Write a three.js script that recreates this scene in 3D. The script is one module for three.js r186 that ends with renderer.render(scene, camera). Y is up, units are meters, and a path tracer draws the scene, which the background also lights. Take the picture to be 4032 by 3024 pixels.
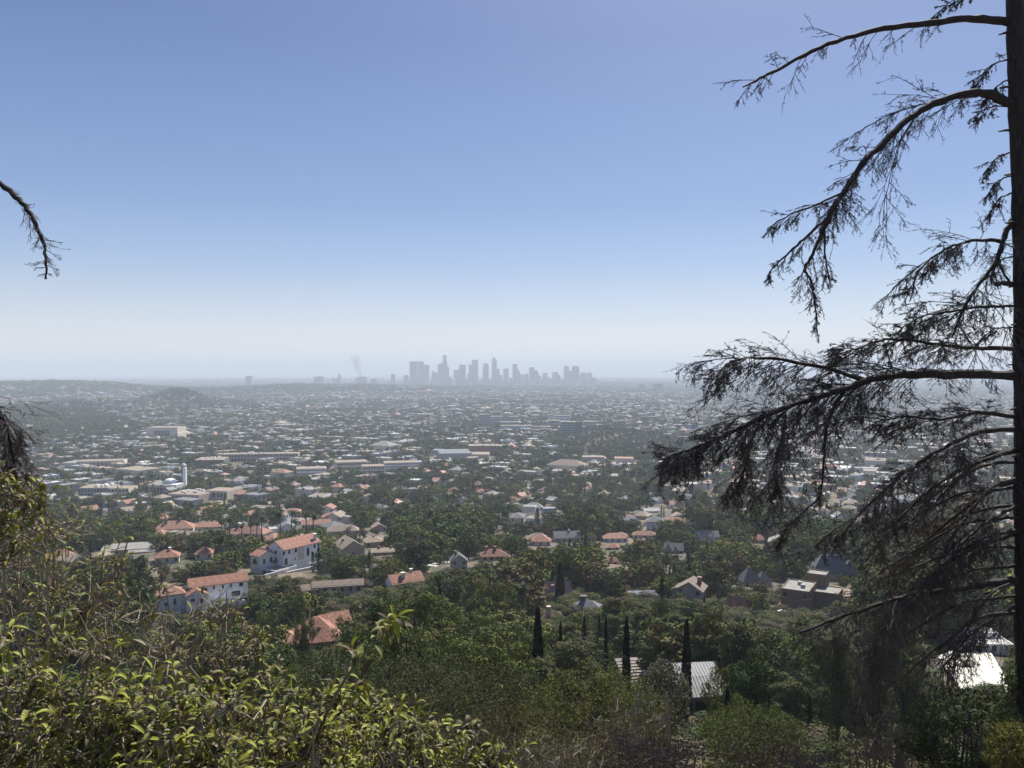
import * as THREE from 'three';

// ---------------------------------------------------------------- camera, sky, sun, exposure
const scene = new THREE.Scene();
const FPX = 3164, CX = 2016, CY = 1512, PITCH = Math.atan(62 / 3164);
const camera = new THREE.PerspectiveCamera(2 * Math.atan(CY / FPX) * 180 / Math.PI, 4 / 3, 0.1, 150000);
camera.position.set(0, 0, 0);
camera.rotation.x = -PITCH;
scene.add(camera);

const renderer = new THREE.WebGLRenderer({ antialias: true });
renderer.toneMapping = THREE.LinearToneMapping;
renderer.toneMappingExposure = 1.85;
renderer.shadowMap.enabled = true;

const SUN_AZ = 24 * Math.PI / 180, SUN_EL = 49 * Math.PI / 180;
const sunDir = new THREE.Vector3(Math.sin(SUN_AZ) * Math.cos(SUN_EL), Math.sin(SUN_EL), -Math.cos(SUN_AZ) * Math.cos(SUN_EL));
const sun = new THREE.DirectionalLight(new THREE.Color().setRGB(1, 0.95, 0.86), 5.0);
sun.name = 'sun';
sun.position.copy(sunDir).multiplyScalar(1500).add(new THREE.Vector3(0, -80, -400));
sun.target.position.set(0, -80, -400);
sun.castShadow = true;
sun.shadow.mapSize.set(4096, 4096);
Object.assign(sun.shadow.camera, { left: -700, right: 700, top: 700, bottom: -700, near: 10, far: 4000 });
scene.add(sun, sun.target);

{ // clear sky: deeper blue overhead, paling towards the horizon and round the sun
  const W = 1024, H = 512, data = new Float32Array(W * H * 4);
  const stops = [ // elevation, r, g, b (linear)
    [0, .84, .84, .83], [2, .79, .81, .835], [4, .605, .71, .84], [7, .395, .545, .79], [11, .255, .395, .69], [16, .18, .30, .59], [22, .122, .212, .475], [30, .10, .175, .42], [50, .09, .155, .40], [90, .08, .14, .37]];
  for (let j = 0; j < H; j++) {
    const el = ((j + 0.5) / H - 0.5) * Math.PI, e = Math.max(0, el * 180 / Math.PI);
    let k = 0; while (k < stops.length - 2 && e > stops[k + 1][0]) k++;
    const A = stops[k], B = stops[k + 1], t = Math.min(1, (e - A[0]) / (B[0] - A[0])), s = t;
    for (let i = 0; i < W; i++) {
      const az = ((i + 0.5) / W - 0.5) * 2 * Math.PI;
      const x = Math.cos(az) * Math.cos(el), y = Math.sin(el), z = Math.sin(az) * Math.cos(el);
      const c = x * sunDir.x + y * sunDir.y + z * sunDir.z;
      const g = 0.76, mie = (1 - g * g) / Math.pow(1 + g * g - 2 * g * c, 1.5);
      const f = 0.86 + 0.20 * c * c + 0.08 * Math.max(0, c), o = (j * W + i) * 4;
      for (let q = 0; q < 3; q++) data[o + q] = 0.545 * (A[q + 1] + (B[q + 1] - A[q + 1]) * s) * f + 0.0216 * mie * [1, .98, .94][q];
      data[o + 3] = 1;
    }
  }
  const sky = new THREE.DataTexture(data, W, H, THREE.RGBAFormat, THREE.FloatType);
  sky.mapping = THREE.EquirectangularReflectionMapping;
  sky.magFilter = sky.minFilter = THREE.LinearFilter;
  sky.needsUpdate = true;
  scene.background = sky;
  scene.environment = sky;
}
scene.fog = new THREE.FogExp2(new THREE.Color().setRGB(0.79, 0.885, 1.0), 0.00013);

// ---------------------------------------------------------------- helpers
const V = (x, y, z) => new THREE.Vector3(x, y, z);
function rngOf(seed) { let a = (seed * 2654435761) >>> 0; return () => { a = (a + 0x6d2b79f5) | 0; let t = Math.imul(a ^ (a >>> 15), 1 | a); t = (t + Math.imul(t ^ (t >>> 7), 61 | t)) ^ t; return ((t ^ (t >>> 14)) >>> 0) / 4294967296; }; }
const lerp = (a, b, t) => a + (b - a) * t, clamp = (x, a, b) => Math.min(b, Math.max(a, x)), DEG = Math.PI / 180;
const smooth = (a, b, x) => { const t = clamp((x - a) / (b - a), 0, 1); return t * t * (3 - 2 * t); };
function hash2(x, y) { let h = Math.imul(x | 0, 374761393) + Math.imul(y | 0, 668265263); h = Math.imul(h ^ (h >>> 13), 1274126177); return ((h ^ (h >>> 16)) >>> 0) / 4294967296; }
function vnoise(x, y) { const i = Math.floor(x), j = Math.floor(y), u = x - i, v = y - j, a = u * u * (3 - 2 * u), b = v * v * (3 - 2 * v); return lerp(lerp(hash2(i, j), hash2(i + 1, j), a), lerp(hash2(i, j + 1), hash2(i + 1, j + 1), a), b); }
const fbm = (x, y) => vnoise(x, y) * .5 + vnoise(x * 2.1 + 7, y * 2.1 + 3) * .3 + vnoise(x * 4.3 + 1, y * 4.3 + 9) * .2;
const lin = (r, g, b) => new THREE.Color().setRGB(r, g, b);

// pixel of the 4032 x 3024 photograph -> direction; a point of that direction at a forward distance
const CP = Math.cos(PITCH), SP = Math.sin(PITCH);
function ray(px, py) { const x = (px - CX) / FPX, y = (CY - py) / FPX; return V(x, y * CP - SP, -CP - y * SP); }
function at(px, py, depth) { const d = ray(px, py); return d.multiplyScalar(depth / -d.z); }
function project(p) { const f = -p.z * CP - p.y * SP, u = p.y * CP - p.z * SP; return [CX + FPX * p.x / f, CY - FPX * u / f, f]; }

// geometry collector
class GB {
  constructor(color = false) { this.p = []; this.i = []; this.u = []; this.c = color ? [] : null; this.col = [1, 1, 1]; }
  v(x, y, z, u = 0, w = 0) { this.p.push(x, y, z); this.u.push(u, w); if (this.c) this.c.push(this.col[0], this.col[1], this.col[2]); return this.p.length / 3 - 1; }
  tri(a, b, c) { const i = this.v(a.x, a.y, a.z), j = this.v(b.x, b.y, b.z), k = this.v(c.x, c.y, c.z); this.i.push(i, j, k); return this; }
  tri9(ax, ay, az, bx, by, bz, cx, cy, cz) { const i = this.v(ax, ay, az); this.v(bx, by, bz); this.v(cx, cy, cz); this.i.push(i, i + 1, i + 2); }
  // planar polygon with uv in metres (fan)
  poly(pts, uv = 1) {
    const o = pts[0], n = V(0, 0, 0);
    for (let k = 1; k < pts.length - 1; k++) n.add(pts[k].clone().sub(o).cross(pts[k + 1].clone().sub(o)));
    n.normalize();
    let e = Math.abs(n.y) > .999 ? V(1, 0, 0) : V(0, 1, 0).cross(n).normalize(); const f = n.clone().cross(e);
    const ids = pts.map((p) => this.v(p.x, p.y, p.z, p.dot(e) * uv, p.dot(f) * uv));
    for (let k = 1; k < ids.length - 1; k++) this.i.push(ids[0], ids[k], ids[k + 1]);
    return this;
  }
  box(cx, cy, cz, w, h, d, turn = 0) {
    const c = Math.cos(turn), s = Math.sin(turn), P = (x, y, z) => V(cx + x * c + z * s, cy + y, cz - x * s + z * c);
    const a = w / 2, b = h / 2, e = d / 2;
    this.poly([P(-a, -b, e), P(a, -b, e), P(a, b, e), P(-a, b, e)]);
    this.poly([P(a, -b, -e), P(-a, -b, -e), P(-a, b, -e), P(a, b, -e)]);
    this.poly([P(a, -b, e), P(a, -b, -e), P(a, b, -e), P(a, b, e)]);
    this.poly([P(-a, -b, -e), P(-a, -b, e), P(-a, b, e), P(-a, b, -e)]);
    this.poly([P(-a, b, e), P(a, b, e), P(a, b, -e), P(-a, b, -e)]);
    this.poly([P(-a, -b, -e), P(a, -b, -e), P(a, -b, e), P(-a, -b, e)]);
    return this;
  }
  tube(pts, radii, sides = 5) {
    const n = pts.length, T = V(0, 0, 0), A = V(0, 0, 0), B = V(0, 0, 0); let first = -1;
    for (let k = 0; k < n; k++) {
      T.copy(pts[Math.min(n - 1, k + 1)]).sub(pts[Math.max(0, k - 1)]).normalize();
      if (k === 0) A.set(Math.abs(T.y) > .9 ? 1 : 0, Math.abs(T.y) > .9 ? 0 : 1, 0); 
      A.addScaledVector(T, -A.dot(T)).normalize(); B.copy(T).cross(A);
      const r = typeof radii === 'number' ? radii : radii[k];
      for (let q = 0; q < sides; q++) {
        const t = q / sides * 2 * Math.PI, c = Math.cos(t) * r, s = Math.sin(t) * r;
        const id = this.v(pts[k].x + A.x * c + B.x * s, pts[k].y + A.y * c + B.y * s, pts[k].z + A.z * c + B.z * s, q / sides, k);
        if (first < 0) first = id;
      }
    }
    for (let k = 0; k < n - 1; k++) for (let q = 0; q < sides; q++) {
      const a = first + k * sides + q, b = first + k * sides + (q + 1) % sides;
      this.i.push(a, b, a + sides, b, b + sides, a + sides);
    }
    return this;
  }
  lathe(cx, cz, prof, seg = 12) { // [[r, y], ...]
    const f = this.p.length / 3;
    for (const [r, y] of prof) for (let q = 0; q < seg; q++) this.v(cx + r * Math.cos(q / seg * 2 * Math.PI), y, cz + r * Math.sin(q / seg * 2 * Math.PI), q / seg, y);
    for (let k = 0; k < prof.length - 1; k++) for (let q = 0; q < seg; q++) { const a = f + k * seg + q, b = f + k * seg + (q + 1) % seg; this.i.push(a, a + seg, b, b, a + seg, b + seg); }
    return this;
  }
  geo(smoothNormals = false) {
    const g = new THREE.BufferGeometry();
    g.setAttribute('position', new THREE.BufferAttribute(new Float32Array(this.p), 3));
    g.setAttribute('uv', new THREE.BufferAttribute(new Float32Array(this.u), 2));
    if (this.c) g.setAttribute('color', new THREE.BufferAttribute(new Float32Array(this.c), 3));
    g.setIndex(this.i.length ? new THREE.BufferAttribute(new Uint32Array(this.i), 1) : null);
    if (smoothNormals) g.computeVertexNormals();
    return g;
  }
}

// ---------------------------------------------------------------- names, labels
const taken = new Map();
function numbered(name) { const n = taken.get(name) ?? 0; taken.set(name, n + 1); return n ? name + '_' + String(n).padStart(3, '0') : name; }
function tag(o, label, category, group) { o.userData.label = label; o.userData.category = category; if (group) o.userData.group = group; return o; }
function thing(name, label, category, pos, turn = 0, group) { const o = new THREE.Group(); o.name = numbered(name); if (pos) o.position.copy(pos); o.rotation.y = turn; tag(o, label, category, group); scene.add(o); return o; }
function part(name, geo, mat, parent) { const m = new THREE.Mesh(geo, mat); m.name = name; m.castShadow = m.receiveShadow = true; parent.add(m); return m; }
function structure(name, geo, mat) { const m = part(numbered(name), geo, mat, scene); m.userData.kind = 'structure'; return m; }

// ---------------------------------------------------------------- textures and materials
function noiseTex(size, fn, srgb = true) {
  const d = new Uint8Array(size * size * 4);
  for (let y = 0; y < size; y++) for (let x = 0; x < size; x++) { const c = fn(x / size, y / size, x, y), o = (y * size + x) * 4; d[o] = clamp(c[0], 0, 1) * 255; d[o + 1] = clamp(c[1], 0, 1) * 255; d[o + 2] = clamp(c[2], 0, 1) * 255; d[o + 3] = 255; }
  const t = new THREE.DataTexture(d, size, size); t.wrapS = t.wrapT = THREE.RepeatWrapping; t.magFilter = THREE.LinearFilter; t.minFilter = THREE.LinearFilter; if (srgb) t.colorSpace = THREE.SRGBColorSpace; t.needsUpdate = true; return t;
}
function tileNoise(u, v, f, s = 0) { // periodic value noise
  const x = u * f, y = v * f, i = Math.floor(x), j = Math.floor(y), a = x - i, b = y - j, p = (k, l) => hash2(((k % f) + f) % f + s * 131, ((l % f) + f) % f + s * 77), q = a * a * (3 - 2 * a), w = b * b * (3 - 2 * b);
  return lerp(lerp(p(i, j), p(i + 1, j), q), lerp(p(i, j + 1), p(i + 1, j + 1), q), w);
}
const TX = {
  stucco: noiseTex(256, (u, v) => { const n = .86 + .10 * tileNoise(u, v, 6, 1) + .06 * tileNoise(u, v, 40, 2) - .05 * (tileNoise(u, v, 12, 3) > .72); return [n, n, n]; }),
  tile: noiseTex(256, (u, v, x, y) => { // barrel tiles: 12 columns, 8 courses a repeat, each tile its own fired clay tone
    const cx = Math.floor(u * 12), cy = Math.floor(v * 8), h = hash2(cx + 5, cy + 11), n = .70 + .34 * (h - .3) + .08 * tileNoise(u, v, 30, 4); return [n * 1.02, n * (.94 + .1 * hash2(cx, cy + 40)), n * .95]; }),
  tileBump: noiseTex(256, (u, v) => { const n = .5 + .5 * Math.cos(u * 12 * 2 * Math.PI) - .35 * ((v * 8) % 1); return [n, n, n]; }, false),
  shingle: noiseTex(256, (u, v) => { const cy = Math.floor(v * 10), cx = Math.floor(u * 9 + (cy % 2) * .5), n = .80 + .2 * hash2(cx % 9, cy + 3) + .06 * tileNoise(u, v, 50, 6) - (((v * 10) % 1) < .12 ? .14 : 0); return [n, n, n]; }),
  bark: noiseTex(256, (u, v) => { const n = .55 + .45 * tileNoise(u, v * .25, 24, 8) * (.6 + .4 * tileNoise(u, v, 8, 9)); return [n, n, n]; }),
  gravelRoof: noiseTex(256, (u, v) => { const n = .82 + .14 * tileNoise(u, v, 5, 12) + .10 * (tileNoise(u, v, 64, 13) - .5) - .14 * smooth(.62, .8, tileNoise(u, v, 9, 14)); return [n, n, n]; }),
};
TX.tile.repeat.set(1 / 3.0, 1 / 3.2); TX.tileBump.repeat.set(1 / 3.0, 1 / 3.2); TX.shingle.repeat.set(1 / 3, 1 / 2.5); TX.stucco.repeat.set(1 / 7, 1 / 7); TX.gravelRoof.repeat.set(1 / 9, 1 / 9);
const matCache = new Map();
function M(type, r, g, b, extra) {
  const key = type + [r, g, b] + JSON.stringify(extra ?? 0);
  if (!matCache.has(key)) {
    const o = { color: lin(r, g, b), roughness: .9, side: THREE.DoubleSide, ...extra };
    if (type === 'tile') Object.assign(o, { map: TX.tile, bumpMap: TX.tileBump, bumpScale: .05, roughness: .85 });
    else if (TX[type]) o.map = TX[type];
    const m = new THREE.MeshStandardMaterial(o); m.name = type; matCache.set(key, m);
  }
  return matCache.get(key);
}
const GLASS = new THREE.MeshStandardMaterial({ name: 'window_glass', color: lin(.018, .022, .028), roughness: .12, metalness: 0 });

// ---------------------------------------------------------------- terrain: a hillside falling to a wide plain, low hills beyond
const PROFILE = [[0, 1.65], [2, 2.1], [4, 3.3], [7, 5.3], [10, 7.6], [15, 11], [25, 17], [40, 24.5], [60, 32], [90, 41.5], [120, 49.5], [150, 56], [200, 65], [250, 72.5], [300, 79], [350, 85.5], [450, 98], [600, 114], [800, 130], [1000, 140], [1400, 150], [2000, 157], [3000, 163], [8000, 171], [60000, 171]];
function profile(d) { let k = 0; while (k < PROFILE.length - 2 && d > PROFILE[k + 1][0]) k++; const A = PROFILE[k], B = PROFILE[k + 1]; return lerp(A[1], B[1], clamp((d - A[0]) / (B[0] - A[0]), 0, 1)); }
function azPoint(px, r) { const a = Math.atan((px - CX) / FPX); return [Math.sin(a) * r, -Math.cos(a) * r]; }
// [px, distance, height, radius across the sight line, radius along it]
const HILLS = [[90, 5600, 44, 620, 900], [-300, 5200, 46, 700, 900], [430, 5700, 34, 420, 700], [700, 3650, 62, 115, 280], [520, 3500, 12, 200, 420], [330, 3400, 16, 260, 450], [840, 3900, 14, 200, 420], [1100, 5600, 40, 560, 600], [1480, 5900, 26, 600, 600], [60, 3300, 14, 420, 600], [-400, 2600, 26, 500, 700], [1900, 6400, 14, 800, 600], [2500, 9000, 10, 1200, 900], [2360, 1850, 13, 120, 120]].map(([px, r, h, a, b]) => { const [x, z] = azPoint(px, r), l = Math.hypot(x, z); return { x, z, h, a, b, ux: x / l, uz: z / l }; });
function H(x, z) {
  const r = Math.hypot(x, z), e = Math.hypot(x, Math.min(z, 0));
  let y = -profile(e);
  if (z > 0) y += Math.min(z, 60) * .22;
  const k = smooth(30, 160, r) * (1 - smooth(700, 1500, r));
  y += k * ((fbm(x / 90 + 40, z / 90) - .5) * 7);
  y += smooth(4, 15, r) * (1 - smooth(40, 120, r)) * (fbm(x / 9 + 3, z / 9 + 5) - .5) * 1.2;
  if (r > 1200) for (const h of HILLS) { const dx = x - h.x, dz = z - h.z, f = (dx * h.ux + dz * h.uz) / h.b, s = (dx * -h.uz + dz * h.ux) / h.a, q = f * f + s * s; if (q < 9) y += h.h * Math.exp(-q) * (.85 + .3 * fbm(x / 260, z / 260)); }
  return y - r * r / (2 * 6371000);
}
function ground(px, py) { // the point of the terrain that a sight line meets
  const d = ray(px, py); let t = 2, p = t;
  while (t < 40000) { if (d.y * t < H(d.x * t, d.z * t)) { let lo = p, hi = t; for (let k = 0; k < 30; k++) { const m = (lo + hi) / 2; if (d.y * m < H(d.x * m, d.z * m)) hi = m; else lo = m; } return d.multiplyScalar(hi); } p = t; t *= 1.01; }
  return d.multiplyScalar(t);
}
{
  const rings = [0]; for (let r = 1.2; r < 42000; r *= 1.034) rings.push(r);
  const N = 330, p = [], uv = [], idx = [];
  // finer steps ahead of the camera than behind it
  const angs = []; for (let k = 0; k < N; k++) { const t = k / N * 2 - 1; angs.push(Math.PI * (0.28 * t + 0.72 * t * t * t)); }
  for (const r of rings) for (const a of angs) { const x = Math.sin(a) * r, z = -Math.cos(a) * r; p.push(x, H(x, z), z); uv.push(x / 160, z / 160); }
  for (let i = 0; i < rings.length - 1; i++) for (let k = 0; k < N; k++) { const a = i * N + k, b = i * N + (k + 1) % N; idx.push(a, b, a + N, b, b + N, a + N); }
  const g = new THREE.BufferGeometry();
  g.setAttribute('position', new THREE.BufferAttribute(new Float32Array(p), 3)); g.setAttribute('uv', new THREE.BufferAttribute(new Float32Array(uv), 2)); g.setIndex(new THREE.BufferAttribute(new Uint32Array(idx), 1)); g.computeVertexNormals();
  // dry soil, straw, leaf litter and patches of green
  const tex = noiseTex(1024, (u, v) => {
    const a = tileNoise(u, v, 14, 21), b = tileNoise(u, v, 60, 22), c = tileNoise(u, v, 220, 23), d = tileNoise(u, v, 6, 24), w = .55 * a + .3 * b + .15 * c;
    const soil = [.33, .29, .23], straw = [.42, .37, .29], green = [.24, .26, .17], grey = [.34, .32, .29];
    let q = w < .42 ? green : w < .56 ? soil : straw; if (d > .62 && b > .4) q = grey;
    const n = .75 + .5 * c; return [q[0] * n, q[1] * n, q[2] * n];
  });
  structure('ground', g, new THREE.MeshStandardMaterial({ name: 'dry_ground', map: tex, roughness: 1, color: lin(.85, .85, .85), side: THREE.DoubleSide }));
}
// strips of road that follow the ground
const ASPHALT = new THREE.MeshStandardMaterial({ name: 'asphalt', color: lin(.065, .065, .07), roughness: .7, map: TX.gravelRoof, side: THREE.DoubleSide });
const CONCRETE = new THREE.MeshStandardMaterial({ name: 'concrete', color: lin(.55, .53, .49), roughness: .85, map: TX.gravelRoof, side: THREE.DoubleSide });
function strip(name, pts, width, mat, lift = .25, step = 6, kerb) {
  const curve = new THREE.CatmullRomCurve3(pts), n = Math.max(2, Math.ceil(curve.getLength() / step)), g = new GB(), k2 = new GB();
  const rows = [];
  for (let k = 0; k <= n; k++) {
    const p = curve.getPoint(k / n), t = curve.getTangent(k / n), s = V(-t.z, 0, t.x).normalize(), y = H(p.x, p.z) + lift;
    const w = width / 2, a = p.clone().addScaledVector(s, -w), b = p.clone().addScaledVector(s, w); a.y = y; b.y = y;
    rows.push([a, b, s]);
  }
  for (let k = 0; k < n; k++) {
    g.poly([rows[k][0], rows[k][1], rows[k + 1][1], rows[k + 1][0]]);
    if (kerb) for (const e of [0, 1]) {
      const sg = e ? 1 : -1, o = (r, d, h) => r[e].clone().addScaledVector(r[2], sg * d).add(V(0, h, 0)), A = rows[k], B = rows[k + 1];
      k2.poly([o(A, 0, -1.5), o(B, 0, -1.5), o(B, 0, .14), o(A, 0, .14)]); k2.poly([o(A, 0, .14), o(B, 0, .14), o(B, 1.5, .14), o(A, 1.5, .14)]); k2.poly([o(A, 1.5, .14), o(B, 1.5, .14), o(B, 1.5, -1.5), o(A, 1.5, -1.5)]);
    }
  }
  const m = structure(name, g.geo(), mat); if (kerb) part('kerb', k2.geo(), CONCRETE, m); return m;
}

// ---------------------------------------------------------------- vegetation: trunks, limbs and crowns of many small leaf faces
const BARK = { brown: M('bark', .10, .075, .055), grey: M('bark', .17, .15, .13), pale: M('bark', .36, .32, .27), palm: M('bark', .15, .12, .09) };
function leafMat(r, g, b, through = .15) { const m = new THREE.MeshPhysicalMaterial({ name: 'leaf', color: lin(r, g, b), roughness: .75, vertexColors: true, side: THREE.DoubleSide, transmission: through, thickness: 0 }); m.specularIntensity = .12; return m; }
const LEAF = {
  broad: [leafMat(0.069, 0.097, 0.026), leafMat(0.048, 0.074, 0.021), leafMat(0.092, 0.113, 0.028), leafMat(0.061, 0.075, 0.028), leafMat(0.120, 0.132, 0.030), leafMat(0.102, 0.083, 0.038)],
  pine: [leafMat(0.092, 0.113, 0.028), leafMat(0.073, 0.094, 0.027), leafMat(0.105, 0.123, 0.030)],
  euc: [leafMat(0.092, 0.106, 0.039), leafMat(0.105, 0.112, 0.048), leafMat(0.084, 0.093, 0.037), leafMat(0.116, 0.105, 0.040), leafMat(0.119, 0.091, 0.044)],
  cedar: [leafMat(0.029, 0.042, 0.021), leafMat(0.025, 0.037, 0.019), leafMat(0.035, 0.046, 0.024)],
  cypress: [leafMat(0.015, 0.022, 0.012, .1)],
  palm: [leafMat(0.035, 0.045, 0.017), leafMat(0.041, 0.047, 0.019)],
  silver: [leafMat(0.073, 0.086, 0.057)], lime: [leafMat(0.079, 0.104, 0.023)],
};
const dirOf = (R) => { const u = R() * 2 - 1, t = R() * 6.2832, s = Math.sqrt(1 - u * u); return [s * Math.cos(t), u, s * Math.sin(t)]; };
// one leaf face: a slim triangle at p, pointing along d, turned at random
function leafFace(g, R, px, py, pz, dx, dy, dz, len, wid) {
  const q = dirOf(R); let sx = dy * q[2] - dz * q[1], sy = dz * q[0] - dx * q[2], sz = dx * q[1] - dy * q[0]; const l = Math.hypot(sx, sy, sz) || 1; sx *= wid / l; sy *= wid / l; sz *= wid / l;
  g.tri9(px - sx, py - sy, pz - sz, px + sx, py + sy, pz + sz, px + dx * len, py + dy * len, pz + dz * len);
}
// a leaf face that lies across the direction n in which it looks out of the crown
function leafOut(g, R, px, py, pz, nx, ny, nz, len, wid, jit = .45) {
  nx += (R() - .5) * 2 * jit; ny += (R() - .5) * 2 * jit; nz += (R() - .5) * 2 * jit;
  const q = dirOf(R); let tx = ny * q[2] - nz * q[1], ty = nz * q[0] - nx * q[2], tz = nx * q[1] - ny * q[0], l = Math.hypot(tx, ty, tz) || 1; tx /= l; ty /= l; tz /= l;
  let sx = ny * tz - nz * ty, sy = nz * tx - nx * tz, sz = nx * ty - ny * tx; l = Math.hypot(sx, sy, sz) || 1; sx *= wid / l; sy *= wid / l; sz *= wid / l; const h = len / 2;
  g.tri9(px - tx * h - sx, py - ty * h - sy, pz - tz * h - sz, px - tx * h + sx, py - ty * h + sy, pz - tz * h + sz, px + tx * h, py + ty * h, pz + tz * h);
}
const tone = (g, R, k = .28) => { const n = 1 + (R() - .5) * 2 * k, y = (R() - .5) * .22; g.col = [n * (1 + y), n, n * (1 - y)]; };
// a tree of height 1: {trunk, crown} geometries
function treeGeo(kind, n, seed) {
  const R = rngOf(seed * 7919 + 13), C = new GB(true), T = new GB(), clumps = [];
  const limb = (a, b, r, sag = .03) => { const m = a.clone().lerp(b, .5); m.y += sag; m.x += (R() - .5) * .05; m.z += (R() - .5) * .05; T.tube([a, m, b], [r, r * .6, r * .2], n > 900 ? 5 : 3); };
  if (kind === 'palm') {
    const lean = (R() - .5) * .05, top = V(lean, .93, (R() - .5) * .04);
    T.tube([V(0, -.06, 0), V(lean * .2, .3, 0), V(lean * .6, .65, 0), top], [.016, .011, .010, .010], 6);
    const fr = n > 900 ? 34 : 18, seg = n > 900 ? 9 : 5;
    for (let f = 0; f < fr; f++) {
      const az = f * 2.4 + R(), up = lerp(1.15, -.9, f / fr) + (R() - .5) * .3, L = .105 + R() * .03; let p = top.clone(), e = up; tone(C, R, .25);
      for (let s = 0; s < seg; s++) {
        const d = V(Math.cos(az) * Math.cos(e), Math.sin(e), Math.sin(az) * Math.cos(e)), q = p.clone().addScaledVector(d, L / seg), w = .026 * Math.sin(Math.PI * (s + .7) / (seg + .6));
        const side = V(-Math.sin(az), 0, Math.cos(az));
        for (const k of [-1, 1]) { const o = p.clone().addScaledVector(side, k * w).add(V(0, -w * .7, 0)).addScaledVector(d, L / seg * .7); C.tri(p, q, o); }
        p = q; e -= 1.5 / seg * (.6 + R() * .5);
      }
    }
    return { trunk: T.geo(), crown: C.geo() };
  }
  if (kind === 'cypress') {
    T.tube([V(0, -.05, 0), V(0, .5, 0), V(0, .95, 0)], [.016, .012, .003], 5);
    for (let k = 0; k < n; k++) {
      const y = Math.pow(R(), .85), a = R() * 6.283, rr = .058 * Math.pow(Math.max(0, 1 - Math.pow(y, 1.7)), .75) * smooth(-.02, .12, y) * (.8 + .35 * R() + .1 * Math.sin(a * 3 + y * 9)) + .003;
      tone(C, R, .3); const x = Math.cos(a), z = Math.sin(a), t = R() < .8 ? 1 : R(); const b = .35 + R() * .3, l = Math.hypot(b, 1);
      leafFace(C, R, x * rr * t, .02 + y * .96, z * rr * t, x * b / l, 1 / l, z * b / l, .022 + R() * .016, .0065);
    }
    return { trunk: T.geo(), crown: C.geo() };
  }
  if (kind === 'cedar') {
    T.tube([V(0, -.06, 0), V(0, .5, 0), V(0, .98, 0)], [.022, .013, .003], 5);
    const lv = n > 1500 ? 13 : 10;
    for (let k = 0; k < lv; k++) { const y = .12 + .82 * Math.pow(k / (lv - 1), .95), arms = Math.max(3, Math.round(7 * (1.15 - y))); for (let a = 0; a < arms; a++) { const t = (a / arms + R() * .12 + k * .37) * 6.283, L = (1.04 - y) * (.26 + R() * .12) + .02, e = V(Math.cos(t) * L, y - L * .16 + (R() - .5) * .02, Math.sin(t) * L); limb(V(0, y, 0), e, .006, .02); clumps.push([V(0, y, 0), e, L]); } }
    const total = clumps.reduce((s, c) => s + c[2], 0);
    for (const [a, b, L] of clumps) { const m = Math.ceil(n * L / total); for (let k = 0; k < m; k++) { const t = Math.pow(R(), .7), w = .045 * (.4 + t) * (L + .12) / .3; tone(C, R, .3); const d = b.clone().sub(a).normalize(), o = dirOf(R); const x = lerp(a.x, b.x, t) + o[0] * w, y = lerp(a.y, b.y, t) + o[1] * w * .45, z = lerp(a.z, b.z, t) + o[2] * w; leafFace(C, R, x, y, z, d.x * .7 + o[0] * .5, -.35 + o[1] * .3, d.z * .7 + o[2] * .5, .03 * Math.sqrt(1600 / n) + .008, .0075 * Math.sqrt(1600 / n)); } }
    return { trunk: T.geo(), crown: C.geo() };
  }
  const S = { broad: { c: .55, rx: .40, ry: .43, nc: 34, r0: .07, r1: .145, up: .15, fl: .8 }, pine: { c: .56, rx: .34, ry: .43, nc: 60, r0: .05, r1: .10, up: .75, fl: .75 }, euc: { c: .59, rx: .30, ry: .40, nc: 34, r0: .05, r1: .115, up: -.6, fl: .8 }, silver: { c: .58, rx: .44, ry: .38, nc: 30, r0: .08, r1: .15, up: .2, fl: .8 } }[kind];
  const fork = V((R() - .5) * .06, .22 + R() * .1, (R() - .5) * .06);
  T.tube([V(0, -.08, 0), V(fork.x * .4, .14, fork.z * .4), fork], [.030, .022, .017], n > 900 ? 7 : 4);
  const nc = n > 900 ? S.nc : Math.round(S.nc * .6);
  for (let k = 0; k < nc; k++) {
    const d = dirOf(R), rr = Math.pow(R(), .42), y = S.c + d[1] * S.ry * rr * .9, wob = .8 + .4 * R(), taper = kind === 'euc' ? 1.1 - .35 * y : 1;
    const c = V(d[0] * S.rx * rr * wob * taper, Math.max(.14, y), d[2] * S.rx * rr * wob * taper), r = lerp(S.r0, S.r1, R()) * (n > 900 ? 1 : 1.25);
    clumps.push([c, r]); if (k % (n > 900 ? 2 : 5) === 0) limb(fork, c, kind === 'euc' ? .010 : .009, .02);
  }
  if (kind === 'euc' || kind === 'pine') T.tube([fork, V(fork.x * 1.5, .62, fork.z), V(fork.x, .9, fork.z)], [.016, .010, .003], 5);
  const total = clumps.reduce((s, c) => s + c[1] * c[1], 0), sz = Math.sqrt(2600 / n);
  for (const [c, r] of clumps) {
    const m = Math.ceil(n * r * r / total), hue = (R() - .5) * .25;
    for (let k = 0; k < m; k++) {
      const d = dirOf(R), q = r * (.62 + .38 * Math.sqrt(R())) * (.9 + .2 * R()); tone(C, R, .3); C.col[0] *= 1 + hue; 
      const x = c.x + d[0] * q, y = c.y + d[1] * q * S.fl, z = c.z + d[2] * q;
      let ox = d[0] * .6 + (R() - .5), oy = d[1] * .5 + S.up + (R() - .5) * .8, oz = d[2] * .6 + (R() - .5); const l = Math.hypot(ox, oy, oz) || 1;
      const slim = kind === "pine" ? .0125 : kind === "euc" ? .013 : .021, long = kind === "pine" ? .048 : kind === "euc" ? .050 : .042;
      if (R() < .72) leafOut(C, R, x, y, z, d[0], d[1] + .25, d[2], (long * (.7 + .6 * R())) * sz, slim * sz); else leafFace(C, R, x, y, z, ox / l, oy / l, oz / l, (long * (.7 + .6 * R())) * sz, slim * sz);
    }
  }
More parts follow.
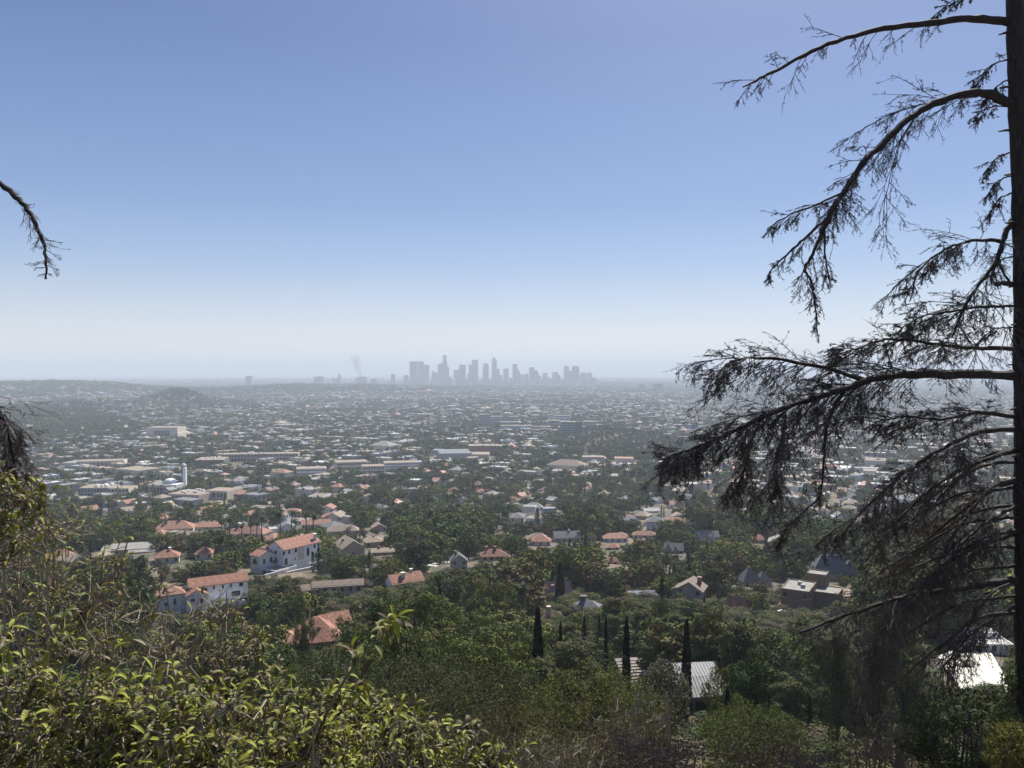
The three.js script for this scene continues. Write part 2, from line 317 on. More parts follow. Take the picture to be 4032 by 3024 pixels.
  return { trunk: T.geo(), crown: C.geo() };
}
const protoCache = new Map();
function proto(kind, level, v) { const k = kind + level + v; if (!protoCache.has(k)) protoCache.set(k, treeGeo(kind, { hi: kind === 'cypress' ? 3600 : kind === 'pine' ? 9000 : 7500, mid: kind === 'palm' ? 1000 : 1300, low: kind === 'cypress' ? 160 : 260 }[level], v * 17 + kind.length * 5 + { hi: 1, mid: 2, low: 3 }[level])); return protoCache.get(k); }
const KIND = { broad: ['broadleaf_tree', 'tree', BARK.brown], pine: ['pine_tree', 'pine', BARK.brown], euc: ['eucalyptus_tree', 'tree', BARK.pale], cedar: ['conifer_tree', 'conifer', BARK.brown], cypress: ['cypress_tree', 'cypress', BARK.brown], palm: ['palm_tree', 'palm', BARK.palm], silver: ['silver_leaved_tree', 'tree', BARK.grey], lime: ['lime_green_tree', 'tree', BARK.brown] };
const placedTrees = [];
function tree(kind, x, z, h, opt = {}) {
  const shape = kind === 'lime' ? 'broad' : kind, level = opt.level ?? 'hi', nv = level === 'hi' ? 3 : 4, R = rngOf(Math.round(x * 13 + z * 7 + h * 101)), P = proto(shape, level, 1 + Math.floor(R() * nv));
  const K = KIND[kind], o = thing(K[0], opt.label, K[1], V(x, H(x, z), z), R() * 6.283, opt.group), w = (opt.w ?? 1) * (.9 + R() * .2);
  part('trunk', P.trunk, opt.bark ?? K[2], o); part('crown', P.crown, LEAF[kind][opt.m ?? Math.floor(R() * LEAF[kind].length)], o);
  o.scale.set(h * w, h, h * w); placedTrees.push({ x, z, r: h * w * .3 }); return o;
}
// a tree whose top is seen at a pixel, at a forward distance
function treeTop(kind, px, py, d, opt = {}) { const p = at(px, py, d), h = p.y - H(p.x, p.z); return tree(kind, p.x, p.z, clamp(h, 2.5, 30), opt); }

// ---------------------------------------------------------------- houses
const COL = { // linear base colours
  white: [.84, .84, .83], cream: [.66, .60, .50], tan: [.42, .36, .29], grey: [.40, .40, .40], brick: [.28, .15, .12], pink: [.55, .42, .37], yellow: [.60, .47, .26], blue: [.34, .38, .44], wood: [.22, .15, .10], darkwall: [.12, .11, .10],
  terra: [.40, .195, .14], terra2: [.39, .21, .155], rust: [.27, .13, .10], brownroof: [.20, .155, .12], tanroof: [.27, .215, .16], greyroof: [.15, .155, .165], slate: [.115, .12, .13], mauve: [.22, .155, .145], paleroof: [.27, .26, .24], whiteroof: [.50, .49, .47], blueroof: [.28, .31, .34] };
const wallM = (c) => M('stucco', ...COL[c]);
const roofM = (c) => M(['terra', 'terra2', 'rust'].includes(c) ? 'tile' : ['paleroof', 'whiteroof', 'blueroof'].includes(c) ? 'gravelRoof' : 'shingle', ...COL[c]);
const TRIM = M('plain', .70, .69, .66), DARKTRIM = M('plain', .10, .075, .055);
const boxGeoCache = new Map();
function boxGeo(w, h, d) { const k = [w, h, d].map((x) => x.toFixed(3)).join(); if (!boxGeoCache.has(k)) boxGeoCache.set(k, new GB().box(0, 0, 0, w, h, d).geo()); return boxGeoCache.get(k); }
function roofGeo(type, w, d, h, rh, ov, axis) { // closed roof body on top of a w x d block
  const g = new GB(), a = w / 2 + ov, b = d / 2 + ov, t = .22, y0 = h - .12, y1 = h + rh;
  if (type === 'gable') {
    const P = (x, y, z) => axis === 'z' ? V(z, y, -x) : V(x, y, z), L = axis === 'z' ? b : a, D = axis === 'z' ? a : b, k = (y1 - y0) / D * 0; const e0 = y0 - rh * ov / D * 1;
    g.poly([P(-L, e0, D), P(L, e0, D), P(L, y1, 0), P(-L, y1, 0)]); g.poly([P(L, e0, -D), P(-L, e0, -D), P(-L, y1, 0), P(L, y1, 0)]);
    g.poly([P(-L, e0 - t, D), P(-L, y1 - t, 0), P(L, y1 - t, 0), P(L, e0 - t, D)]); g.poly([P(L, e0 - t, -D), P(L, y1 - t, 0), P(-L, y1 - t, 0), P(-L, e0 - t, -D)]);
    for (const s of [-1, 1]) { g.poly([P(-L, e0 - t, s * D), P(L, e0 - t, s * D), P(L, e0, s * D), P(-L, e0, s * D)]); for (const q of [-1, 1]) g.poly([P(q * L, e0 - t, s * D), P(q * L, e0, s * D), P(q * L, y1, 0), P(q * L, y1 - t, 0)]); }
  } else if (type === 'hip') {
    const e0 = y0 - .1, m = Math.min(a, b), ra = a - m * .96, rb = b - m * .96;
    const A = [V(-a, e0, b), V(a, e0, b), V(a, e0, -b), V(-a, e0, -b)], T = [V(-ra, y1, rb), V(ra, y1, rb), V(ra, y1, -rb), V(-ra, y1, -rb)];
    for (let k = 0; k < 4; k++) { const n = (k + 1) % 4; g.poly([A[k], A[n], T[n], T[k]]); g.poly([A[k].clone().add(V(0, -t, 0)), A[n].clone().add(V(0, -t, 0)), A[n], A[k]]); }
    g.poly(T); g.poly(A.map((p) => p.clone().add(V(0, -t, 0))).reverse());
  } else if (type === 'shed') {
    g.poly([V(-a, y0, b), V(a, y0, b), V(a, y1, -b), V(-a, y1, -b)]); g.poly([V(-a, y0 - t, b), V(-a, y1 - t, -b), V(a, y1 - t, -b), V(a, y0 - t, b)]);
    g.poly([V(-a, y0 - t, b), V(a, y0 - t, b), V(a, y0, b), V(-a, y0, b)]); for (const q of [-1, 1]) g.poly([V(q * a, y0 - t, b), V(q * a, y0, b), V(q * a, y1, -b), V(q * a, y1 - t, -b)]);
  } else { // flat sheet inside a parapet
    g.box(0, h - .35, 0, w - .3, .12, d - .3);
  }
  return g.geo();
}
function wallGeo(type, w, d, h, rh, depth, axis) {
  const g = new GB();
  const a = w / 2, b = d / 2;
  const ring = [V(-a, 0, b), V(a, 0, b), V(a, 0, -b), V(-a, 0, -b)];
  for (let k = 0; k < 4; k++) { const p = ring[k], q = ring[(k + 1) % 4]; g.poly([V(p.x, -depth, p.z), V(q.x, -depth, q.z), V(q.x, h, q.z), V(p.x, h, p.z)]); }
  if (type === 'gable') { const y = h + rh - .3; if (axis === 'z') { g.poly([V(-a, h, b), V(a, h, b), V(0, y, b)]); g.poly([V(a, h, -b), V(-a, h, -b), V(0, y, -b)]); } else { g.poly([V(a, h, b), V(a, h, -b), V(a, y, 0)]); g.poly([V(-a, h, -b), V(-a, h, b), V(-a, y, 0)]); } }
  if (type === 'shed') { const y = h + rh - .3; g.poly([V(-a, h, -b), V(a, h, -b), V(a, y, -b), V(-a, y, -b)].reverse()); g.poly([V(a, h, b), V(a, h, -b), V(a, y, -b)]); g.poly([V(-a, h, -b), V(-a, h, b), V(-a, y, -b)]); }
  if (type === 'flat') { const t = .25, i = a - t, j = b - t, r2 = [V(-i, 0, j), V(i, 0, j), V(i, 0, -j), V(-i, 0, -j)]; for (let k = 0; k < 4; k++) { const n = (k + 1) % 4, p = r2[k], q = r2[n]; g.poly([V(q.x, h - .5, q.z), V(p.x, h - .5, p.z), V(p.x, h, p.z), V(q.x, h, q.z)]); g.poly([V(ring[k].x, h, ring[k].z), V(ring[n].x, h, ring[n].z), V(q.x, h, q.z), V(p.x, h, p.z)]); } }
  return g.geo();
}
// windows on one face of a block: side 'front' | 'right' | 'left' | 'back'
function faceFrame(side, w, d) { return { front: [V(0, 0, d / 2), V(1, 0, 0), 0, w], back: [V(0, 0, -d / 2), V(-1, 0, 0), Math.PI, w], right: [V(w / 2, 0, 0), V(0, 0, -1), Math.PI / 2, d], left: [V(-w / 2, 0, 0), V(0, 0, 1), -Math.PI / 2, d] }[side]; }
function opening(name, parent, side, w, d, s, y, ww, wh, off = V(0, 0, 0), frame = TRIM, arch = false) {
  const [o, e, turn] = faceFrame(side, w, d), p = o.clone().addScaledVector(e, s).add(off), n = V(Math.sin(turn), 0, Math.cos(turn));
  let geo = boxGeo(ww, wh, .06);
  if (arch) { const k = 'arch' + ww.toFixed(2) + wh.toFixed(2); if (!boxGeoCache.has(k)) { const sh = new THREE.Shape(); sh.moveTo(-ww / 2, -wh / 2); sh.lineTo(ww / 2, -wh / 2); sh.lineTo(ww / 2, wh / 2 - ww / 2); sh.absarc(0, wh / 2 - ww / 2, ww / 2, 0, Math.PI); const g = new THREE.ExtrudeGeometry(sh, { depth: .06, bevelEnabled: false, curveSegments: 6 }); g.translate(0, 0, -.03); boxGeoCache.set(k, g); } geo = boxGeoCache.get(k); }
  const m = part(name, geo, name.includes('door') ? DARKTRIM : GLASS, parent); m.position.copy(p).addScaledVector(n, .02).add(V(0, y, 0)); m.rotation.y = turn;
  if (frame && name === 'window' && !arch) { const f = part('sill', boxGeo(ww + .3, .12, .22), frame, m); f.position.set(0, -wh / 2 - .05, .06); }
  return m;
}
function windowRow(parent, side, w, d, n, y, ww, wh, off, margin = 1.2, skip) { const L = faceFrame(side, w, d)[3]; for (let k = 0; k < n; k++) { if (skip && skip.includes(k)) continue; opening('window', parent, side, w, d, n === 1 ? 0 : lerp(-L / 2 + margin, L / 2 - margin, k / (n - 1)), y, ww, wh, off); } }
const houses = []; // footprints and picture boxes, so that trees keep clear of them
function note(o, w, d, h, clear = .5) {
  const c = o.position, P = []; for (const x of [-w / 2, w / 2]) for (const y of [0, h]) for (const z of [-d / 2, d / 2]) P.push(project(V(x, y, z).applyAxisAngle(V(0, 1, 0), o.rotation.y).add(c)));
  const xs = P.map((p) => p[0]), ys = P.map((p) => p[1]);
  const y1 = Math.max(...ys), y0 = Math.min(...ys);
  houses.push({ x: c.x, z: c.z, r: Math.hypot(w, d) / 2, x0: Math.min(...xs), x1: Math.max(...xs), y0, y1: lerp(y0, y1, clear), d: -c.z, label: o.userData.label, o });
}
// one block of a building, a part or a whole house: w, d, h, rh in metres
function block(parent, { w, d, h, roof = 'gable', rh = 2, axis = 'x', wall = 'white', rc = 'terra', ov = .5, depth = 4, off = V(0, 0, 0), turn = 0, front = 0, right = 0, left = 0, win = [1.1, 1.4], floors, simple }) {
  const G = (off.lengthSq() || turn) ? new THREE.Group() : null;
  const p = parent;
  const wm = part('wall', wallGeo(roof, w, d, h, rh, depth, axis), wallM(wall), p), rm = part('roof', roofGeo(roof, w, d, h, rh, ov, axis), roofM(rc), p);
  if (G) for (const m of [wm, rm]) { m.position.copy(off); m.rotation.y = turn; }
  const nf = floors ?? Math.max(1, Math.round(h / 3));
  for (let f = 0; f < nf; f++) for (const [side, n] of [['front', front], ['right', right], ['left', left]]) if (n) {
    const list = []; const L = faceFrame(side, w, d)[3];
    for (let k = 0; k < n; k++) { const m = opening('window', p, side, w, d, n === 1 ? 0 : lerp(-L / 2 + 1.3, L / 2 - 1.3, k / (n - 1)), h / nf * (f + .55), win[0], win[1], V(0, 0, 0), simple ? null : TRIM); list.push(m); }
    if (G) for (const m of list) { m.position.applyAxisAngle(V(0, 1, 0), turn).add(off); m.rotation.y += turn; }
  }
  return { wm, rm };
}
function chimney(rm, x, y, z, w = .9, h = 2.2, c = 'brick') { const m = part('chimney', new GB().box(0, 0, 0, w, h, w).box(0, h / 2 + .08, 0, w + .25, .16, w + .25).geo(), wallM(c), rm); m.position.set(x, y, z); return m; }
// a house set on the ground that a pixel shows; w, d, h, rh in pixels of the photograph at that distance
function house(name, label, px, py, s) {
  const p = ground(px, py), m = -p.z / FPX, o = thing(name, label, 'house', p, (s.yaw ?? 0) * DEG, s.group);
  const q = { ...s, w: s.w * m, d: s.d * m, h: s.h * m, rh: (s.rh ?? 12) * m };
  const b = block(o, q); o.userData.dims = [q.w, q.d, q.h, q.rh]; o.userData.m = m;
  for (const c of s.ch ?? []) chimney(b.rm, c[0] * q.w, q.h + q.rh * (c[2] ?? .9), c[1] * q.d, c[3] ?? .9, c[4] ?? 2, c[5] ?? 'brick');
  for (const e of s.add ?? []) block(o, { ...q, front: 0, right: 0, left: 0, ...e, w: e.w * m, d: e.d * m, h: (e.h ?? s.h) * m, rh: (e.rh ?? s.rh ?? 12) * m, off: V(e.x * m, (e.y ?? 0) * m, e.z * m) });
  note(o, q.w * (s.add ? 1.25 : 1), q.d, q.h + q.rh, s.clear ?? .6); return o;
}

// ---------------------------------------------------------------- the houses of the hillside, one by one
{ // white mansion with a long tiled roof, wings, arches and a garage court
  const p = ground(1112, 2250).add(V(0, 3.2, 0)), o = thing('spanish_mansion', 'white Spanish mansion with long red tiled roof, arched windows and garage court', 'house', p, 55 * DEG); o.scale.setScalar(.87);
  const W = 23, D = 12.5, h = 8.2, rh = 3.4, c0 = V(9, 0, -2);
  // local +x runs back along the long side; the long side faces local +z
  const { rm } = block(o, { w: W, d: D, h, rh, roof: 'gable', wall: 'white', rc: 'terra', off: c0, ov: .5, depth: 7 });
  chimney(rm, 9.6, h + 1.6, 4.3, 1.3, 4.2, 'white');
  const F = (side, s, y, w, hh, arch, nm = 'window') => opening(nm, o, side, W, D, s, y, w, hh, c0, TRIM, arch);
  for (const s of [-11.5, -8.3, -4.2]) F('front', s, 6.3, 1.2, 1.9); F('front', 7.6, 6.3, 1.1, 1.9); F('front', 10.2, 6.3, 1.1, 1.9);
  F('front', -10.2, 2.0, 1.7, 3.2, true); F('front', -4.6, 2.2, .6, 1.2); F('front', 3.4, 4.2, 1.5, 4.0, true); F('front', 6, 2.4, 1.0, 3.2, true, 'door'); F('front', 10.2, 3.2, 1.7, 4.4, true);
  F('left', .2, 6.0, 1.2, 2.0); F('left', -3.2, 6.2, .8, 1.2); F('left', 2.6, 8.6, .7, .7); F('left', .3, 2.2, 1.5, 3.0); F('left', -3.6, 2.4, 1.2, 1.9); F('left', -5.2, 2.6, .7, 1.5);
  const bay = part('loggia', new GB().box(0, 0, 0, 3.4, 5.6, .5).box(0, -.2, .3, 2.6, .3, .5).geo(), wallM('cream'), o); bay.position.set(c0.x - 1, 4.2, c0.z + D / 2 + .2);
  const bal = part('balcony', new GB().box(0, 0, 0, 1.0, .15, 2.2).box(-.45, .5, 0, .08, 1, 2.2).box(0, .5, 1.05, 1, 1, .08).box(0, .5, -1.05, 1, 1, .08).geo(), DARKTRIM, o); bal.position.set(c0.x - W / 2 - .5, 1.0, c0.z + .3);
  // low wing towards the lower left, with arches
  block(o, { w: 9, d: 7, h: 5.6, rh: 1.8, roof: 'gable', axis: 'z', wall: 'white', rc: 'terra', off: V(c0.x - W / 2 - 4.2, 0, c0.z - 4.4), depth: 7 });
  const wing = V(c0.x - W / 2 - 4.2, 0, c0.z - 4.4);
  opening('window', o, 'front', 9, 7, -1.8, 2.6, 1.4, 2.6, wing, TRIM, true); opening('window', o, 'front', 9, 7, 2.2, 2.6, 1.4, 2.6, wing, TRIM, true); opening('window', o, 'left', 9, 7, 0, 2.6, 3.2, 2.6, wing, TRIM, true);
  // rear tower wing
  block(o, { w: 5, d: 5, h: 7.4, rh: .9, roof: 'hip', wall: 'white', rc: 'terra2', off: V(c0.x - W / 2 + 1.4, 0, c0.z - D / 2 - 1.6), depth: 6 });
  // garage terrace below
  const g0 = V(c0.x - W / 2 - 1.5, -3.6, c0.z + 5.2); block(o, { w: 13, d: 9, h: 3.5, roof: 'flat', rc: 'paleroof', wall: 'white', off: g0, depth: 4 });
  for (const s of [-3.2, 0, 3.2]) opening('garage_door', o, 'left', 13, 9, s, 1.5, 2.4, 2.5, g0); opening('garage_door', o, 'front', 13, 9, -3.6, 1.5, 2.8, 2.5, g0); opening('garage_door', o, 'front', 13, 9, .2, 1.5, 2.8, 2.5, g0);
  const gw = part('garden_wall', new GB().box(-7, -2.6, 9.8, 14, 4, .5).box(6, -2.8, 13, 18, 3, .5, -.12).geo(), wallM('white'), o); gw.position.copy(V(c0.x - W / 2, 0, c0.z));
  const pg = new GB(); for (let k = 0; k < 6; k++) pg.box(k * 1.5, 2.6, 0, .3, .3, 6); for (const x of [0, 7.5]) for (const z of [-2.7, 2.7]) pg.box(x, 0, z, .4, 5, .4); pg.box(3.75, 2.3, 2.7, 8.6, .3, .3).box(3.75, 2.3, -2.7, 8.6, .3, .3);
  const pm = part('pergola', pg.geo(), wallM('white'), o); pm.position.set(c0.x + 2, -3.4, c0.z + 11);
  houses.push({ x: p.x, z: p.z, r: 20, x0: 940, x1: 1235, y0: 2075, y1: 2250, d: -p.z, label: o.userData.label, o }); houses.push({ x: p.x + 6, z: p.z - 14, r: 14, x0: 1100, x1: 1230, y0: 2075, y1: 2200, d: -p.z - 12, o });
}
{ // second white house, stepping down the slope
  const p = ground(850, 2412), o = thing('white_hillside_house', 'white hillside house with stepped red tiled roofs below the Spanish mansion', 'house', p, 30 * DEG); o.scale.setScalar(.76);
  const m = -p.z / FPX, a = V(1.2, 5.2, -3);
  block(o, { w: 21, d: 8, h: 6.2, rh: 2.2, roof: 'gable', wall: 'white', rc: 'terra', off: a, depth: 9 });
  const F = (s, y, w, h, n = 'window') => opening(n, o, 'front', 21, 8, s, y, w, h, a); F(8, 4.6, 1.5, 1.4); F(4.2, 4.7, .6, 1.4); F(1.2, 4.7, .6, 1.4); F(-2, 4.7, .6, 1.4); F(6, 1.4, 3.2, 1.9); F(-5, 4.2, 1.2, 1.5);
  const b = V(-7.6, 3.2, 2.2); block(o, { w: 7.5, d: 8, h: 6.2, rh: 2, roof: 'gable', axis: 'z', wall: 'white', rc: 'terra', off: b, depth: 8 });
  opening('window', o, 'front', 7.5, 8, -1.5, 4.4, 1.4, 1.2, b); opening('window', o, 'front', 7.5, 8, 1.6, 3.8, 1, 1.6, b); opening('window', o, 'right', 7.5, 8, 1, 4, 1.2, 1.6, b); opening('window', o, 'front', 7.5, 8, 0, -.2, 1.6, 1.6, b); opening('window', o, 'front', 7.5, 8, -2.4, -.2, .9, 1.4, b);
  const c = V(-16, 5.4, 0); block(o, { w: 9, d: 8, h: 5, rh: 2.2, roof: 'hip', wall: 'white', rc: 'terra2', off: c, depth: 9 }); opening('window', o, 'front', 9, 8, 1, 2, 1, 2.2, c); opening('window', o, 'front', 9, 8, -2, 1.4, 1, 1.4, c);
  const t = part('terrace', new GB().box(3, 3.2, 4.4, 12, .3, 5).box(3, 3.8, 6.8, 12, 1.1, .2).box(9, 2, 4.4, .3, 4, 5).geo(), wallM('white'), o); t.position.y = 1;
  houses.push({ x: p.x, z: p.z, r: 14, x0: 590, x1: 945, y0: 2235, y1: 2400, d: -p.z, label: o.userData.label, o });
}
const HL = [
  ['tan_gabled_house', 'tan house with broad brown gable roof, skylight and chimney beside the mansion', 1375, 2196, { w: 88, d: 120, h: 52, rh: 28, yaw: 28, axis: 'z', wall: 'tan', rc: 'tanroof', front: 1, right: 2, floors: 1, ch: [[-.25, -.1, .5]] }],
  ['small_tan_house', 'small tan house with low hip roof behind the broad brown gable roof', 1472, 2152, { w: 70, d: 60, h: 26, rh: 14, yaw: 20, roof: 'hip', wall: 'tan', rc: 'tanroof', front: 2, ch: [[0, 0, 1, .6, 1]] }],
  ['low_tan_house', 'low tan house with two small chimneys right of the brown gable', 1512, 2186, { w: 95, d: 55, h: 20, rh: 10, yaw: 12, wall: 'tan', rc: 'tanroof', front: 3, ch: [[-.2, 0, 1, .7, 1.2], [.3, 0, 1, .7, 1.2]] }],
  ['red_roofed_house', 'house with one wide pinkish red gable roof and white balcony rail above the pines', 1592, 2312, { w: 130, d: 75, h: 32, rh: 26, yaw: 32, wall: 'white', rc: 'terra', front: 4, right: 2, floors: 1, ch: [[-.1, .2, .8, 1.2, 1.6, 'cream'], [.25, -.1, 1, .9, 1.4, 'cream']] }],
  ['long_brown_house', 'long low brown roofed house below the mansion garden wall', 1330, 2340, { w: 190, d: 60, h: 44, rh: 14, yaw: 14, wall: 'tan', rc: 'brownroof', front: 6, floors: 1, add: [{ x: -120, z: 8, w: 75, d: 55, h: 38, rh: 12 }] }],
  ['red_hip_house', 'red tiled hip roofed house behind bare twigs at far lower left', 245, 2212, { w: 95, d: 80, h: 26, rh: 24, yaw: 25, roof: 'hip', wall: 'cream', rc: 'terra', front: 3 }],
  ['pale_flat_house', 'long low house with pale grey flat roofs left of the red hip roof', 500, 2180, { w: 170, d: 85, h: 26, roof: 'shed', rh: 8, yaw: 18, wall: 'tan', rc: 'paleroof', front: 4, add: [{ x: 60, z: 55, w: 90, d: 45, h: 20, rh: 5 }] }],
  ['tiled_cottage', 'red tiled hip roofed cottage with pale chimney above the white hillside house', 660, 2215, { w: 86, d: 70, h: 30, rh: 22, yaw: 20, roof: 'hip', wall: 'cream', rc: 'terra', front: 3, ch: [[.1, 0, 1, 1, 1.6, 'white']] }],
  ['tiled_cottage', 'small red tiled house with peaked roof left of the mansion wing', 805, 2200, { w: 62, d: 60, h: 28, rh: 20, yaw: 15, roof: 'hip', wall: 'cream', rc: 'terra', front: 2 }],
  ['hip_villa', 'wide brown red hip roofed villa with two dark chimneys', 690, 2098, { w: 140, d: 80, h: 24, rh: 24, yaw: 15, roof: 'hip', wall: 'cream', rc: 'terra2', front: 5, right: 2, ch: [[-.22, .1, 1, 1.4, 3, 'darkwall'], [.12, 0, 1, 1.4, 3, 'darkwall']] }],
  ['flat_red_villa', 'low villa with shallow orange tiled roof beside the palms', 820, 2080, { w: 110, d: 60, h: 12, rh: 12, yaw: 8, roof: 'hip', wall: 'cream', rc: 'terra', front: 3 }],
  ['pink_villa', 'rambling pink tiled villa with white chimney behind the row of palms', 985, 2112, { w: 150, d: 70, h: 20, rh: 22, yaw: -12, roof: 'hip', wall: 'cream', rc: 'terra2', front: 5, add: [{ x: -60, z: 10, w: 80, d: 70, rh: 16, h: 16 }], ch: [[-.3, 0, 1, 1.6, 3, 'white']] }],
  ['white_gabled_house', 'white gabled house with bright flat porch roof behind the mansion', 1130, 2094, { w: 60, d: 60, h: 26, rh: 12, yaw: 20, axis: 'z', wall: 'white', rc: 'greyroof', front: 2, right: 2, add: [{ x: -45, z: 0, w: 45, d: 40, h: 20, roof: 'flat', rc: 'whiteroof' }] }],
  ['yellow_villa', 'two storey tan villa with small red hip roof above the palms', 1152, 2036, { w: 64, d: 46, h: 26, rh: 9, yaw: 12, roof: 'hip', wall: 'yellow', rc: 'terra2', front: 3, right: 2 }],
  ['red_bungalow', 'low house with spread red hip roofs right of the tan villa', 1308, 2044, { w: 78, d: 50, h: 14, rh: 12, yaw: 10, roof: 'hip', wall: 'cream', rc: 'terra', front: 3, add: [{ x: 25, z: 22, w: 40, d: 30, h: 10, rh: 8 }] }],
  ['grey_red_house', 'grey walled house with red gables behind the mansion chimney', 1245, 2080, { w: 110, d: 55, h: 22, rh: 14, yaw: 14, wall: 'grey', rc: 'terra2', front: 4 }],
  ['brown_hip_house', 'brown hip roofed house behind a row of small cypresses', 1350, 2104, { w: 120, d: 60, h: 20, rh: 18, yaw: 12, roof: 'hip', wall: 'pink', rc: 'tanroof', front: 4 }],
  ['pink_gabled_house', 'pinkish twin gabled house at the edge of the dark trees', 1490, 2090, { w: 55, d: 50, h: 18, rh: 14, yaw: 18, axis: 'z', wall: 'pink', rc: 'tanroof', front: 2, add: [{ x: 34, z: -10, w: 34, d: 40, h: 15, rh: 12 }] }],
  ['tudor_house', 'large half timbered house with three steep grey gables by the street', 2055, 2056, { w: 100, d: 48, h: 20, rh: 18, yaw: 4, wall: 'cream', rc: 'brownroof', front: 5, add: [{ x: -34, z: 20, w: 24, d: 30, rh: 14, axis: 'z' }, { x: 8, z: 20, w: 24, d: 30, rh: 14, axis: 'z' }, { x: 38, z: 20, w: 24, d: 30, rh: 14, axis: 'z' }] }],
  ['beige_hip_house', 'house with bright beige pyramid roof behind the half timbered house', 2102, 2008, { w: 70, d: 50, h: 14, rh: 16, roof: 'hip', wall: 'cream', rc: 'paleroof', front: 3 }],
  ['modern_grey_house', 'flat roofed grey modern house behind the half timbered house', 2162, 2022, { w: 52, d: 40, h: 24, roof: 'flat', yaw: 10, wall: 'blue', rc: 'blueroof', front: 3, right: 2 }],
  ['slate_gabled_house', 'grey slate gabled house beside the street lawn', 2230, 2132, { w: 100, d: 60, h: 22, rh: 20, yaw: 6, wall: 'grey', rc: 'slate', front: 4, ch: [[.1, 0, 1, .9, 1.4, 'grey']] }],
  ['orange_hip_house', 'orange tiled hip roofed house left of the slate gable', 2128, 2146, { w: 76, d: 60, h: 22, rh: 18, yaw: 0, roof: 'hip', wall: 'cream', rc: 'terra', front: 3, add: [{ x: -10, z: -40, w: 66, d: 40, h: 26, rh: 14, rc: 'tanroof' }] }],
  ['orange_villa', 'white walled villa with clustered orange hip roofs', 2418, 2132, { w: 90, d: 60, h: 20, rh: 14, yaw: 4, roof: 'hip', wall: 'white', rc: 'terra2', front: 4, add: [{ x: 30, z: -6, w: 44, d: 50, h: 24, rh: 12 }] }],
  ['orange_long_house', 'long low orange tiled roof beside the clustered villa', 2538, 2116, { w: 92, d: 40, h: 14, rh: 12, yaw: -3, roof: 'hip', wall: 'cream', rc: 'terra2', front: 3 }],
  ['orange_cottage', 'small orange roofed cottage under the clustered villa', 2412, 2162, { w: 48, d: 40, h: 12, rh: 12, roof: 'hip', wall: 'cream', rc: 'terra', front: 2 }],
  ['steep_gabled_house', 'storybook house with two steep white edged gables', 2652, 2176, { w: 70, d: 56, h: 18, rh: 22, yaw: -8, wall: 'grey', rc: 'slate', front: 3, add: [{ x: -22, z: 20, w: 26, d: 30, h: 16, rh: 34, axis: 'z', ov: .9 }, { x: 6, z: 22, w: 20, d: 30, h: 14, rh: 24, axis: 'z', ov: .9 }] }],
  ['grey_gabled_house', 'grey gabled house with white garage behind the storybook house', 2782, 2124, { w: 90, d: 50, h: 18, rh: 18, yaw: -6, wall: 'white', rc: 'greyroof', front: 3 }],
  ['maroon_villa', 'villa with maroon hip roofs and two chimneys among dark trees', 1945, 2205, { w: 100, d: 66, h: 24, rh: 20, yaw: 6, roof: 'hip', wall: 'tan', rc: 'rust', front: 4, add: [{ x: 38, z: 12, w: 46, d: 46, h: 20, rh: 16, rc: 'terra2' }], ch: [[-.3, 0, 1, 1, 2], [.05, 0, 1, 1, 2]] }],
  ['grey_two_storey_house', 'grey two storey gabled house beside the lime green tree', 1806, 2246, { w: 62, d: 56, h: 46, rh: 24, yaw: 10, axis: 'z', wall: 'grey', rc: 'slate', front: 2, ch: [[-.2, 0, .9, .9, 2]] }],
  ['mauve_roofed_house', 'big plain mauve brown roof with white verge beside a tall cypress', 2196, 2352, { w: 92, d: 74, h: 18, rh: 46, yaw: 6, wall: 'cream', rc: 'mauve', front: 3, ch: [[-.25, .2, .6, .7, 1]] }],
  ['grey_skylight_house', 'grey hip roofed house with two skylights among the pines', 2312, 2412, { w: 105, d: 70, h: 24, rh: 26, yaw: -8, roof: 'hip', wall: 'white', rc: 'greyroof', front: 5, ch: [[-.15, -.1, 1, 1.4, 1.8, 'darkwall']] }],
  ['blue_grey_roofed_house', 'long pale blue grey low roof above the eucalyptus', 2526, 2352, { w: 104, d: 52, h: 14, roof: 'gable', rh: 14, yaw: 6, wall: 'cream', rc: 'blueroof', front: 3 }],
  ['brown_shingle_house', 'tall grey brown house with stepped brown shingle gables and brick chimney', 2722, 2366, { w: 100, d: 96, h: 58, rh: 30, yaw: -24, axis: 'z', wall: 'tan', rc: 'brownroof', front: 2, floors: 2, add: [{ x: -52, z: 16, w: 50, d: 60, h: 44, rh: 18, axis: 'z' }], ch: [[.3, -.1, .8, 1.2, 2]] }],
  ['orange_chimney_house', 'orange tiled roof with tall white capped chimney below the tall cypress', 2150, 2456, { w: 52, d: 44, h: 16, rh: 22, yaw: 14, roof: 'gable', wall: 'cream', rc: 'terra', front: 2, ch: [[.2, 0, 1.4, .9, 2.6, 'pink']] }],
  ['orange_hip_cottage', 'orange hip roofed cottage with one chimney in the middle of the trees', 2410, 2218, { w: 42, d: 36, h: 12, rh: 16, roof: 'hip', wall: 'cream', rc: 'terra', front: 2, ch: [[0, 0, 1, .7, 1.2]] }],
  ['orange_box_house', 'small box house with flat orange roof edge', 2472, 2042, { w: 36, d: 26, h: 12, rh: 5, roof: 'hip', wall: 'white', rc: 'terra', front: 2 }],
  ['orange_tall_house', 'narrow house with bright orange tiled roof and white wall', 2550, 2070, { w: 30, d: 30, h: 14, rh: 12, roof: 'hip', wall: 'white', rc: 'terra', front: 1 }],
  ['beige_gabled_house', 'beige house with one wide front gable', 2668, 2044, { w: 48, d: 40, h: 14, rh: 12, axis: 'z', wall: 'cream', rc: 'tanroof', front: 2 }],
